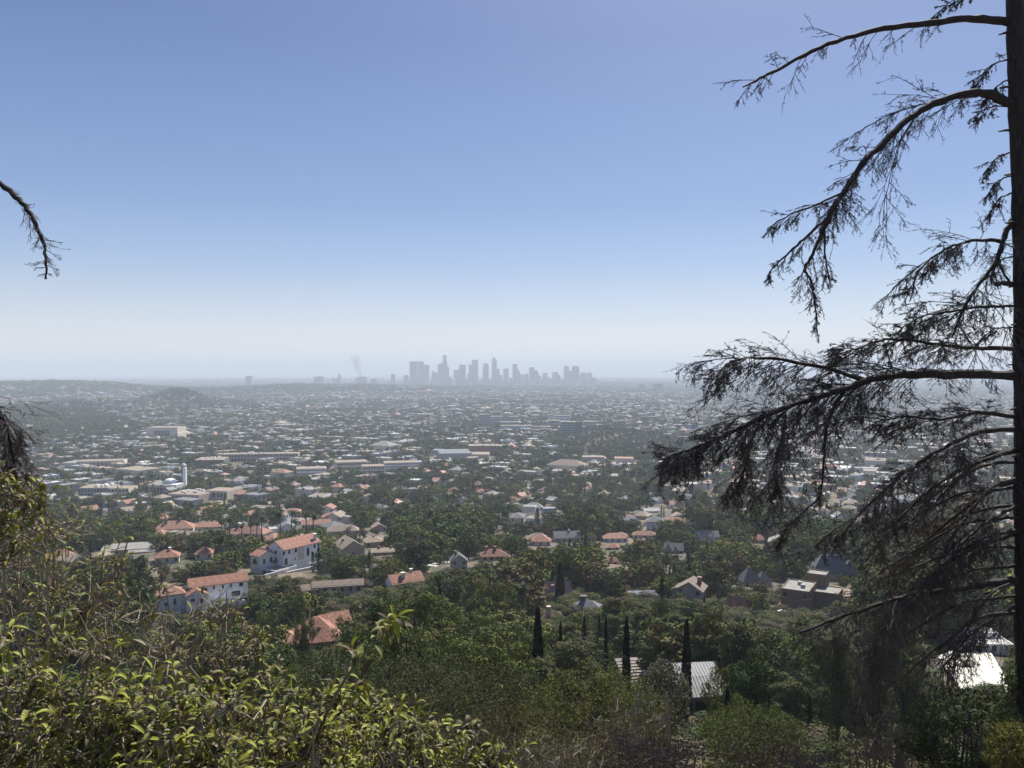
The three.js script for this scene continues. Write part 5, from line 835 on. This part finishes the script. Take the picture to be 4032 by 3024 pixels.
// leaves along the end of a twig; they leave it sideways and arch over
function dressTwig(R, leaves, pts, n, mix, L0, from = .3) {
  const c = new THREE.CatmullRomCurve3(pts);
  for (let k = 0; k < n; k++) {
    const t = lerp(from, 1, Math.pow((k + R() * .8) / n, .75)), p = c.getPoint(Math.min(1, t)), T = c.getTangent(Math.min(1, t)), a = k * 2.4 + R() * .8;
    const s = V(1, 0, 0).cross(T).normalize(), u = T.clone().cross(s), side = s.multiplyScalar(Math.cos(a)).addScaledVector(u, Math.sin(a));
    const tipness = smooth(.75, 1, t), dir = side.multiplyScalar(1 - .35 * tipness).addScaledVector(T, .35 + .5 * tipness).add(V(0, .12 + .2 * R(), 0)).normalize();
    const mats = MIX[mix]; let mat = mats[Math.floor(R() * mats.length)]; if (mix !== 'dry' && t > .84 && R() < .55) mat = 'young';
    leafAt(leaves, p, dir, V((R() - .5) * .5, 1, (R() - .5) * .5), L0 * (.65 + R() * .6), mat, Math.floor(R() * 4));
  }
}
function sumac(label, px, py, d, rxp, ryp, { twigs = 90, perTwig = 11, mix = 'fresh', L = .085, most = 300, bare = .15, depth = .8 } = {}) {
  const R = rngOf(Math.round(px * 3 + py * 7 + d * 11)), C = at(px, py, d), m = d / FPX, rx = rxp * m, ry = ryp * m, rz = Math.min(rx, ry) * depth, root = V(C.x + (R() - .5) * rx * .4, 0, C.z); root.y = H(root.x, root.z) - .1;
  const o = thing('laurel_sumac_shrub', label, 'shrub', root), S = new GB(), T = new GB(), nodes = [], leaves = [];
  const rel = (p) => p.clone().sub(root);
  for (let k = 0; k < (most < 150 ? 4 : 9); k++) {
    const e = V(C.x + (R() * 2 - 1) * rx * .75, C.y + (R() * 1.5 - .6) * ry * .8, C.z + (R() * 2 - 1) * rz * .7), b = root.clone().add(V((R() - .5) * .25, 0, (R() - .5) * .25)), mid = b.clone().lerp(e, .5).add(V((R() - .5) * rx * .5, -ry * .1, (R() - .5) * rz * .3));
    const c = new THREE.CatmullRomCurve3([b, mid, e]), pts = []; for (let q = 0; q <= 9; q++) { const p = c.getPoint(q / 9).add(V((R() - .5) * .03, (R() - .5) * .03, (R() - .5) * .03)); pts.push(p); if (q > 3) nodes.push(p); }
    S.tube(pts.map(rel), pts.map((_, q) => lerp(bare > .3 || most < 150 ? .009 : .014, .004, q / 9)), 5);
  }
  for (let k = 0; k < twigs; k++) {
    const q = dirOf(R), rr = Math.pow(R(), .38), tip = V(C.x + q[0] * rx * rr, C.y + (q[1] * .95 + .08) * ry * rr, C.z + q[2] * rz * rr); if (tip.y < H(tip.x, tip.z) + .1) continue;
    let best = nodes[0], bd = 1e9; for (const n of nodes) { const dd = n.distanceToSquared(tip) + (n.y > tip.y ? .3 : 0); if (dd < bd) { bd = dd; best = n; } }
    const mid = best.clone().lerp(tip, .55); mid.y -= .04 + R() * .06; mid.x += (R() - .5) * .08; mid.z += (R() - .5) * .08;
    const pts = [best, best.clone().lerp(mid, .5), mid, mid.clone().lerp(tip, .5).add(V((R() - .5) * .02, .015, 0)), tip]; T.tube(pts.map(rel), [.0055, .005, .0042, .0034, .002], 4);
    for (let w = 0; w < (bare > .3 ? 4 : 2); w++) if (R() < .55 + bare) { const b0 = pts[1 + Math.floor(R() * 3)], e = b0.clone().add(V((R() - .5) * .34, (R() - .25) * .26, (R() - .5) * .3)), m2 = b0.clone().lerp(e, .5).add(V(0, -.02, 0)); T.tube([b0, m2, e].map(rel), [.0035, .0026, .0012], 3); if (R() > bare + (bare > .3 ? .2 : 0)) dressTwig(R, leaves, [b0, m2, e], Math.round(perTwig * .5), mix, L * .9, .4); }
    if (R() >= bare) dressTwig(R, leaves, pts, perTwig, mix, L, .35);
  }
  part('stem', S.geo(), TWIG.grey, o); part('twig', T.geo(), bare > .2 || R() < .5 ? TWIG.grey : TWIG.brown, o); placeLeaves(o, leaves, most); return o;
}
sumac('leafy sumac shrub filling the lower left corner', 120, 2830, 3.5, 440, 430, { twigs: 120, perTwig: 8, L: .068, bare: .34 });
sumac('leafy sumac shrub along the bottom edge, second from the left corner', 590, 2930, 3.4, 420, 310, { twigs: 105, perTwig: 8, L: .07, bare: .3 });
sumac('leafy sumac shrub at bottom, between the corner shrubs and the fine leaved brush', 1030, 2960, 3.8, 370, 240, { twigs: 85, perTwig: 9, L: .066, mix: 'mixed', bare: .28 });
sumac('sumac shrub with dense drooping leaves at bottom, under the lone sprig', 1480, 2980, 4.4, 400, 210, { twigs: 95, perTwig: 9, L: .064, mix: 'mixed', bare: .25 });
sumac('twiggy dry sumac above the corner shrub, reaching up to the plain', 190, 2260, 4.7, 400, 330, { twigs: 115, perTwig: 4, mix: 'dry', bare: .52, L: .066 });
sumac('half bare sumac in front of the white hillside house', 640, 2520, 4.9, 400, 270, { twigs: 95, perTwig: 3, mix: 'dry', bare: .58, L: .066 });
sumac('dry brown leaved sumac below the near tiled roof', 930, 2660, 5.0, 200, 220, { twigs: 50, perTwig: 6, mix: 'dry', bare: .3, L: .08, most: 120 });
sumac('sumac shrub with sunlit yellow green tips in the middle bottom', 1300, 2830, 5.4, 350, 160, { twigs: 70, perTwig: 9, mix: 'mixed', L: .08, most: 200 });
sumac('small bright sumac shoot at bottom, right of the sumac thicket', 1900, 2990, 4.6, 110, 130, { twigs: 24, perTwig: 11, mix: 'fresh', L: .075, most: 200 });
sumac('high sparse sumac shoots at the left edge', 40, 1980, 4.2, 170, 150, { twigs: 34, perTwig: 5, mix: 'dry', bare: .2, L: .07, most: 120 });
{ // the lone sprig that stands out before the pines
  const P = [[1240, 2960], [1290, 2800], [1370, 2660], [1450, 2560], [1530, 2480], [1560, 2432]].map(([x, y], i) => at(x, y, 3.9 - i * .06)), root = V(P[0].x, H(P[0].x, P[0].z) - .1, P[0].z), o = thing('sumac_sprig', 'lone sumac sprig with fresh green leaves rising before the pines', 'shrub', root), R = rngOf(5), leaves = [], T = new GB();
  const all = [root.clone(), ...P]; T.tube(new THREE.CatmullRomCurve3(all).getPoints(24).map((p) => p.clone().sub(root)), Array.from({ length: 25 }, (_, k) => lerp(.011, .002, k / 24)), 6);
  dressTwig(R, leaves, P.slice(3), 22, 'fresh', .095, .1); dressTwig(R, leaves, [P[3], at(1400, 2600, 3.8), at(1385, 2540, 3.75)], 12, 'fresh', .09, .3); dressTwig(R, leaves, [P[2], at(1440, 2680, 3.7), at(1420, 2740, 3.6)], 12, 'mixed', .085, .2);
  part('stem', T.geo(), TWIG.brown, o); placeLeaves(o, leaves, 300);
}
// fine leaved bushes further down
const FINE = {}; const fineMat = (r, g, b) => { const k = [r, g, b].join(); return FINE[k] ??= leafMat(r, g, b, .35); };
function bush(name, label, px, py, d, rxp, ryp, { n = 9000, leaf = .045, col = [.075, .095, .035], twig = 'brown', stems = 12, sub = 6, fine = 5, upright = .5, hollow = .55 } = {}) {
  const R = rngOf(Math.round(px * 5 + py * 3 + d)), C = at(px, py, d), m = d / FPX, rx = rxp * m, ry = ryp * m, rz = rx * .8, root = V(C.x, H(C.x, C.z) - .1, C.z), o = thing(name, label, 'bush', root), T = new GB(), G = new GB(true), ends = [];
  const grow = (a, b, r, lv) => { const mid = a.clone().lerp(b, .5).add(V((R() - .5) * .25, (R() - .2) * .15, (R() - .5) * .25).multiplyScalar(a.distanceTo(b) * .5)); T.tube([a, mid, b].map((p) => p.clone().sub(root)), [r * 1.15, r * .9, r * .55], lv ? 3 : 5); return mid; };
  for (let k = 0; k < stems; k++) {
    const q = dirOf(R), e = V(C.x + q[0] * rx * .62, C.y + (Math.abs(q[1]) * 1.1 - .45) * ry * .75, C.z + q[2] * rz * .62), b = root.clone().add(V((R() - .5) * rx * .3, 0, (R() - .5) * rz * .3)), m1 = grow(b, e, .022, 0);
    for (let s = 0; s < sub; s++) { const f = m1.clone().lerp(e, R()), w = dirOf(R), e2 = f.clone().add(V(w[0] * rx * .42, (w[1] * .6 + upright * .7) * ry * .42, w[2] * rz * .42)), m2 = grow(f, e2, .009, 1); for (let u = 0; u < fine; u++) { const f2 = m2.clone().lerp(e2, R()), w2 = dirOf(R), e3 = f2.clone().add(V(w2[0] * rx * .22, (w2[1] * .7 + upright * .5) * ry * .24, w2[2] * rz * .22)); grow(f2, e3, .0045, 1); ends.push([f2, e3]); } }
  }
  part('stem', T.geo(), TWIG[twig], o);
  if (n) { for (let k = 0; k < n; k++) { let p; if (R() < .55 && ends.length) { const [a, b] = ends[Math.floor(R() * ends.length)]; p = a.clone().lerp(b, R() * 1.1).add(V((R() - .5) * .09, (R() - .5) * .09, (R() - .5) * .09)); } else { const q = dirOf(R), rr = hollow + (1 - hollow) * Math.sqrt(R()), wob = .8 + .35 * fbm(q[0] * 3 + 5, q[1] * 3 + q[2] * 2 + 5); p = V(C.x + q[0] * rx * rr * wob, C.y + q[1] * ry * rr * wob, C.z + q[2] * rz * rr * wob); } if (p.y < root.y) continue; tone(G, R, .4); const w = dirOf(R); leafFace(G, R, p.x - root.x, p.y - root.y, p.z - root.z, w[0], w[1] * .6 + upright, w[2], leaf * (.6 + R() * .8), leaf * .24); } const f = part('foliage', G.geo(), fineMat(...col), o); f.userData.kind = 'stuff'; }
  return o;
}
bush('scrub_bush', 'olive brown fine leaved bush in the middle foreground, left of the yellow topped bush', 1680, 2850, 9, 330, 210, { n: 11000, leaf: .034, col: [0.082, 0.086, 0.038] });
bush('scrub_bush', 'yellow topped green bush in front of the cypresses', 2330, 2840, 14, 330, 220, { n: 15000, leaf: .052, col: [0.110, 0.120, 0.032] });
bush('scrub_bush', 'brownish twiggy bush between the olive and the yellow topped bush', 2000, 2930, 11, 230, 180, { n: 5000, leaf: .036, col: [0.096, 0.082, 0.043], fine: 7 });
bush('dead_brush', 'tangle of bare grey branches under the striped roof', 2520, 2800, 13, 270, 150, { n: 0, twig: 'grey', stems: 16, sub: 8, fine: 7, upright: .1 });
bush('dead_brush', 'bare brown brush along the bottom edge below the yellow topped bush', 2520, 3000, 9, 420, 110, { n: 5000, leaf: .032, col: [0.115, 0.086, 0.053], twig: 'brown', stems: 26, sub: 9, fine: 8 });
bush('scrub_bush', 'bright green rounded bush below the metal roofed house', 2960, 2890, 22, 230, 100, { n: 12000, leaf: .08, col: [.098, .118, .036] });
bush('dead_brush', 'reddish bare brush in front of the road', 3480, 2920, 11, 220, 170, { n: 500, leaf: .035, col: [0.086, 0.072, 0.038], twig: 'red', stems: 16, sub: 9, fine: 7, upright: .8 });
bush('scrub_bush', 'dark glossy bush at the lower right beside the cedar trunk', 3800, 2900, 9, 260, 200, { n: 6500, leaf: .05, col: [0.058, 0.077, 0.029], twig: 'dark' });
bush('dead_brush', 'low twiggy brush at bottom below the bright green bush', 3080, 3010, 9.5, 330, 110, { n: 6000, leaf: .035, col: [0.096, 0.091, 0.043], twig: 'brown', stems: 22, sub: 9, fine: 8 });
bush('dead_brush', 'dry grey brush at bottom, between the brownish bush and the bare brown brush', 2180, 3010, 8.5, 300, 110, { n: 5000, leaf: .032, col: [.10, .098, .045], twig: 'grey', stems: 22, sub: 9, fine: 8 });
bush('drooping_shrub', 'drooping grey green shrub left of the metal roofed house', 2610, 2740, 20, 110, 150, { n: 7000, leaf: .09, col: [0.125, 0.134, 0.091], twig: 'grey', upright: -.5 });
bush('scrub_bush', 'dark green bush under the near tiled roof', 1270, 2680, 12, 250, 130, { n: 8000, leaf: .045, col: [0.062, 0.082, 0.032] });
bush('scrub_bush', 'dark leafy bush climbing beside the cedar trunk', 4000, 2790, 13, 90, 190, { n: 4000, leaf: .055, col: [0.058, 0.079, 0.031], twig: 'dark' });
bush('scrub_bush', 'low olive bush at the foot of the pine mass', 1960, 2740, 17, 230, 110, { n: 9000, leaf: .06, col: [0.072, 0.082, 0.035] });
bush('scrub_bush', 'low dark bush under the pines, right of the lone sprig', 1640, 2680, 15, 260, 100, { n: 9000, leaf: .055, col: [0.067, 0.077, 0.035] });
bush('scrub_bush', 'yellowing bush at the lower right corner', 4000, 2960, 7.5, 130, 120, { n: 2500, leaf: .05, col: [0.125, 0.125, 0.034] });

// ---------------------------------------------------------------- the dead cedar at the right and the bare branches at the left
const DEAD = M('bark', .050, .042, .037), DEADTWIG = M('plain', .075, .062, .054), RUSTY = M('plain', .13, .08, .058);
const NEEDLE = new THREE.MeshStandardMaterial({ name: 'dead_needles', color: lin(.060, .048, .040), roughness: 1, side: THREE.DoubleSide });
// a branch through pixels at a given forward distance, with hanging twigs that carry spurs
function deadBranch(o, D, px, { r0 = 12, r1 = 2, drift = 0, twigs = 40, len = 120, from = .12, sub = 7, droop = .56, spread = 1, spur = 1, seed = 1, mat = DEADTWIG, sag = 0, both = .8 } = {}) {
  const R = rngOf(seed * 97 + px.length), n = px.length, root = o.position, m = D / FPX;
  const pts = px.map(([x, y], i) => at(x, y, D + drift * i / (n - 1) + (R() - .5) * .12)), c = new THREE.CatmullRomCurve3(pts), K = Math.max(10, n * 4), main = c.getPoints(K);
  const B = new GB(); B.tube(main.map((p, k) => p.clone().sub(root).add(V((R() - .5), (R() - .5), (R() - .5)).multiplyScalar(k ? .022 : 0))), main.map((_, k) => lerp(r0, r1, Math.pow(k / K, .8)) * m * (.84 + .34 * R())), 7);
  const b = part('branch', B.geo(), DEAD, o), T = new GB(), S = new GB();
  const spurs = (a, e, k) => { for (let q = 0; q < k; q++) { const p = a.clone().lerp(e, R()), d = dirOf(R), L = (3 + R() * 5) * m; { const d2 = dirOf(R); leafFace(S, R, p.x - root.x, p.y - root.y, p.z - root.z, d[0] + d2[0] * .6, d[1] * .8 + d2[1] * .4, d[2] + d2[2] * .6, L, .8 * m); } } };
  const limb = (p0, dir, L, r, depthLevel) => { // a twig that bends down under its own weight
    const seg = depthLevel < 0 ? 7 : depthLevel ? 2 : 4, P = [p0.clone()], d = dir.clone().normalize(); let p = p0.clone();
    for (let k = 0; k < seg; k++) { d.y -= droop * (depthLevel < 0 ? .42 : .30 - depthLevel * .05) * (.5 + R()) / seg * 2; d.x += (R() - .5) * .35; d.z += (R() - .5) * .35; d.normalize(); p = p.clone().addScaledVector(d, L / seg * (.8 + R() * .4)); P.push(p); }
    T.tube(P.map((q) => q.clone().sub(root)), P.map((_, k) => lerp(r, r * .4, k / seg)), 3);
    for (let k = 0; k < seg; k++) if (spur) spurs(P[k], P[k + 1], Math.round(spur * (depthLevel > 0 ? 4.4 : 3.4)));
    if (depthLevel < 2) { const cnt = depthLevel < 0 ? 9 : depthLevel ? 3 : sub; for (let k = 0; k < cnt; k++) { const t = .15 + .85 * R(), i = Math.min(seg - 1, Math.floor(t * seg)), f = P[i].clone().lerp(P[i + 1], t * seg - i), dd = P[i + 1].clone().sub(P[i]).normalize(), s = dirOf(R); limb(f, dd.multiplyScalar(.8).add(V(s[0], s[1] * .5, s[2]).multiplyScalar(.75)), L * (depthLevel < 0 ? .46 : depthLevel ? .28 : .38) * (.6 + R() * .7), depthLevel < 0 ? 1.6 * m : r * .62, depthLevel + 1); } }
  };
  const nt = Math.round(twigs * 1.2);
  for (let k = 0; k < nt; k++) {
    const t = lerp(from, .97, (k + R()) / nt), p = c.getPoint(Math.min(1, t)), d = c.getTangent(Math.min(1, t)), side = d.clone().cross(V(0, 1, 0)).normalize(), s = (R() < .5 ? -1 : 1) * spread * (.3 + R() * .8);
    const up = R() < both ? -.25 - R() * .5 : .35 + R() * .5;
    limb(p, d.clone().multiplyScalar(.75).addScaledVector(side, s).add(V(0, up + sag, 0)), len * 1.35 * m * (.45 + R() * .8) * lerp(1.05, .42, t), 1.7 * m, 0);
  }
  const ns = twigs > 24 ? Math.round(twigs / 10) : 0; // side limbs that carry sprays of their own
  for (let k = 0; k < ns; k++) { const t = lerp(from, .92, (k + R()) / ns), p = c.getPoint(t), d = c.getTangent(t), side = d.clone().cross(V(0, 1, 0)).normalize(); limb(p, d.clone().multiplyScalar(.9).addScaledVector(side, (R() < .5 ? -1 : 1) * spread * (.25 + R() * .6)).add(V(0, R() < .65 ? -.1 - R() * .35 : .15 + R() * .3, 0)), len * 2.3 * m * (.6 + R() * .7) * lerp(1.1, .4, t), 3.1 * m, -1); }
  if (T.p.length) { const t = part('twig', T.geo(), mat, b); t.userData.kind = 'stuff'; if (S.p.length) { const s = part('spur', S.geo(), NEEDLE, b); s.userData.kind = 'stuff'; } }
}
{
  const D = 13, foot = at(4072, 3250, D), root = V(foot.x, H(foot.x, foot.z) - .3, foot.z), o = thing('dead_cedar', 'dead cedar with dark trunk and drooping bare branches at the right edge', 'tree', root);
  const m = D / FPX, P = [[4072, 3500], [4062, 3024], [4048, 2400], [4040, 1700], [4030, 900], [4008, 350], [3996, 0], [3990, -400], [3988, -900]].map(([x, y], i) => at(x, y, D)), tr = new GB(), c = new THREE.CatmullRomCurve3([root.clone(), ...P.slice(1)]).getPoints(60);
  tr.tube(c.map((p) => p.clone().sub(root)), c.map((_, k) => lerp(62, 24, Math.pow(k / 60, .7)) * m * (1 + .05 * Math.sin(k * 2.3) + .04 * Math.sin(k * 5.1))), 12);
  const BARKED = new THREE.MeshStandardMaterial({ name: 'cedar_bark', color: lin(.062, .052, .046), roughness: .95, map: TX.bark.clone(), bumpMap: TX.bark.clone(), bumpScale: .03, side: THREE.DoubleSide }); for (const t of [BARKED.map, BARKED.bumpMap]) { t.repeat.set(2, .35); t.needsUpdate = true; }
  part('trunk', tr.geo(true), BARKED, o);
  { const R = rngOf(61); for (let k = 0; k < 14; k++) { const y = 120 + k * 185 + R() * 90, x = lerp(3996, 4062, y / 3024), a = at(x, y, D), q = new GB(), e = at(x - 34 - R() * 44, y + (R() - .6) * 30, D + (R() - .5) * .5); q.tube([a, a.clone().lerp(e, .6).add(V(0, .02, 0)), e].map((v) => v.sub(root)), [7 * m, 5 * m, (1 + R() * 3) * m], 6); part('stub', q.geo(), DEAD, o); } }
  const br = (px, s) => deadBranch(o, D, px, s); let sd = 1;
  br([[3975, 88], [3850, 72], [3700, 85], [3500, 110], [3330, 150], [3180, 210], [3060, 275], [2985, 312], [2925, 345]], { r0: 17, r1: 3, drift: -1.2, twigs: 17, len: 150, seed: 1, sub: 6, spread: .5, from: .22, spur: .7 });
  br([[3980, 410], [3900, 375], [3830, 365], [3700, 400], [3580, 470], [3480, 560], [3400, 640], [3330, 740], [3275, 830], [3235, 920]], { r0: 19, r1: 9, drift: -.8, twigs: 44, len: 160, seed: 2, from: .2, spread: .7 });
  br([[3250, 880], [3200, 1000], [3170, 1062], [3195, 1110], [3208, 1200], [3222, 1330]], { r0: 8, r1: 2, drift: -.2, twigs: 18, len: 110, seed: 3, spread: .8 });
  br([[3255, 860], [3180, 930], [3110, 990], [3040, 1060], [3020, 1090]], { r0: 6, r1: 2, twigs: 12, len: 100, seed: 4 }); br([[3245, 890], [3250, 1000], [3262, 1080], [3268, 1110]], { r0: 5, r1: 2, twigs: 8, len: 100, seed: 5 }); br([[3320, 760], [3200, 810], [3100, 850], [3020, 900]], { r0: 5, r1: 2, twigs: 13, len: 100, seed: 6 });
  br([[3990, 860], [3955, 930], [3930, 1010], [3880, 1090], [3820, 1170], [3775, 1260], [3750, 1330]], { r0: 13, r1: 3, drift: -.6, twigs: 26, len: 170, seed: 7, from: .2 }); br([[3938, 950], [3850, 945], [3760, 965], [3680, 1010], [3610, 1080], [3585, 1180]], { r0: 8, r1: 2, drift: -.6, twigs: 30, len: 120, seed: 8 }); br([[3930, 1000], [3945, 1060], [3985, 1125]], { r0: 7, r1: 4, twigs: 0 });
  br([[3990, 1205], [3850, 1210], [3720, 1230], [3620, 1250], [3540, 1300]], { r0: 7, r1: 2, drift: -.5, twigs: 36, len: 120, seed: 9 });
  br([[3995, 1375], [3800, 1368], [3650, 1350], [3500, 1335], [3380, 1370], [3280, 1400]], { r0: 10, r1: 2, drift: -.8, twigs: 54, len: 130, seed: 10, both: .6 });
  br([[3995, 1478], [3800, 1475], [3600, 1475], [3450, 1490], [3330, 1530], [3200, 1570], [3050, 1620], [2900, 1690], [2780, 1745], [2680, 1782], [2590, 1812]], { r0: 21, r1: 3, drift: -1.6, twigs: 165, len: 150, both: .62, seed: 11, from: .18, spread: .8 });
  br([[3400, 1495], [3250, 1450], [3100, 1420], [2980, 1410], [2890, 1420], [2835, 1460], [2815, 1510]], { r0: 10, r1: 2, drift: -1, twigs: 52, len: 125, seed: 12, both: .7 });
  br([[3330, 1530], [3285, 1600], [3255, 1690], [3245, 1800], [3238, 1900], [3225, 1965]], { r0: 8, r1: 3, twigs: 14, len: 130, seed: 13, from: .2 }); br([[3225, 1960], [3150, 2030], [3090, 2090], [3060, 2150]], { r0: 4, r1: 2, twigs: 20, len: 110, seed: 14 });
  br([[3000, 1640], [2950, 1760], [2930, 1850], [2900, 1930]], { r0: 4, r1: 1.5, twigs: 30, len: 130, seed: 15 }); br([[3100, 1600], [3080, 1720], [3060, 1830], [3060, 1920]], { r0: 4, r1: 1.5, twigs: 30, len: 130, seed: 16 });
  br([[3995, 1640], [3850, 1625], [3700, 1650], [3560, 1640], [3440, 1665]], { r0: 10, r1: 2, drift: -.7, twigs: 52, len: 130, seed: 17, both: .65 });
  br([[3998, 1690], [3850, 1705], [3700, 1770], [3560, 1860], [3450, 1960], [3350, 2060], [3300, 2110]], { r0: 12, r1: 2, drift: -1, twigs: 50, len: 150, seed: 18 });
  br([[4000, 1770], [3850, 1820], [3700, 1900], [3580, 2000], [3480, 2120]], { r0: 11, r1: 2, drift: -.5, twigs: 42, len: 150, seed: 19 });
  br([[4000, 1890], [3870, 1950], [3740, 2050], [3620, 2150], [3500, 2240]], { r0: 10, r1: 2, drift: .8, twigs: 40, len: 150, seed: 20, mat: RUSTY });
  br([[4005, 1990], [3880, 2060], [3770, 2160], [3700, 2280]], { r0: 9, r1: 2, drift: -1.2, twigs: 34, len: 150, seed: 21 });
  br([[4005, 2100], [3850, 2150], [3720, 2220], [3620, 2320], [3520, 2420]], { r0: 10, r1: 2, drift: .5, twigs: 36, len: 150, seed: 22, mat: RUSTY });
  br([[4010, 2275], [3870, 2300], [3720, 2325], [3580, 2345], [3430, 2390], [3280, 2440], [3150, 2490]], { r0: 17, r1: 5, drift: -.8, twigs: 36, len: 170, seed: 23 });
  br([[3640, 2330], [3560, 2400], [3480, 2480], [3400, 2600]], { r0: 7, r1: 2, twigs: 26, len: 170, seed: 24 }); br([[4010, 2380], [3900, 2440], [3800, 2520], [3720, 2620]], { r0: 8, r1: 2, twigs: 30, len: 170, seed: 25 });
  { // the lower tangle: many thin branches sweeping down and outwards
    const R = rngOf(404); for (let k = 0; k < 12; k++) { const y = 1740 + k * 58 + R() * 30, L = 260 + R() * 420, e = 120 + R() * 260, dz = (R() - .5) * 3; br([[4012, y], [4012 - L * .35, y + e * .18 - 20], [4012 - L * .7, y + e * .55], [4012 - L, y + e]], { r0: 6 + R() * 4, r1: 1.5, drift: dz, twigs: 13, len: 115, sub: 5, seed: 100 + k, mat: k % 3 === 1 ? RUSTY : DEADTWIG }); }
  }
  for (const [y, x, e, s] of [[230, 3830, 330, 31], [310, 3860, 420, 32], [420, 3820, 470, 33], [600, 3870, 690, 34], [690, 3880, 780, 35], [760, 3890, 850, 36], [1010, 3900, 1090, 37], [1290, 3850, 1350, 38]]) br([[3985, y], [(3985 + x) / 2, (y + e) / 2 - 25], [x, e]], { r0: 4, r1: 1.5, twigs: 9, len: 75, seed: s, from: .3 });
  br([[3860, -60], [3790, -10], [3720, 30], [3660, 75]], { r0: 4, r1: 1.5, twigs: 14, len: 70, seed: 40, spread: .5 });
  br([[3990, 1120], [3950, 1115], [3915, 1118]], { r0: 11, r1: 8, twigs: 0 });
}
{ // a second dead tree, its trunk outside the frame
  const D = 6.5, p = at(-420, 2400, D), root = V(p.x, H(p.x, p.z) - .2, p.z), o = thing('dead_tree', 'bare dead tree whose twisted branches hang in at the left edge', 'tree', root);
  const P = [[-420, 2400], [-400, 1600], [-380, 900], [-330, 300]].map(([x, y]) => at(x, y, D)), tr = new GB(), c = new THREE.CatmullRomCurve3([root.clone(), ...P]).getPoints(24); tr.tube(c.map((q) => q.clone().sub(root)), c.map((_, k) => lerp(.10, .035, k / 24)), 9); part('trunk', tr.geo(true), DEAD, o);
  deadBranch(o, D, [[-360, 640], [-200, 620], [-80, 660], [0, 722], [60, 772], [110, 830], [150, 900], [176, 970], [184, 1040], [176, 1098]], { r0: 16, r1: 4, twigs: 23, len: 95, from: .42, sub: 4, spur: .3, seed: 51, droop: .12, spread: .7, both: .5 });
  deadBranch(o, D, [[-390, 1300], [-200, 1400], [-80, 1530], [-10, 1620], [30, 1700], [45, 1800], [38, 1930]], { r0: 14, r1: 5, twigs: 46, len: 190, from: .35, seed: 52, sub: 6, spur: .6 });
  deadBranch(o, D, [[-30, 1600], [20, 1640], [60, 1700], [95, 1740]], { r0: 5, r1: 2, twigs: 14, len: 110, seed: 53 }); deadBranch(o, D, [[-20, 1640], [15, 1720], [40, 1830], [80, 1900]], { r0: 6, r1: 2, twigs: 18, len: 120, seed: 54 });
}
scene.traverse((o) => { if (o.isMesh) { o.castShadow = true; o.receiveShadow = true; } });
renderer.render(scene, camera);
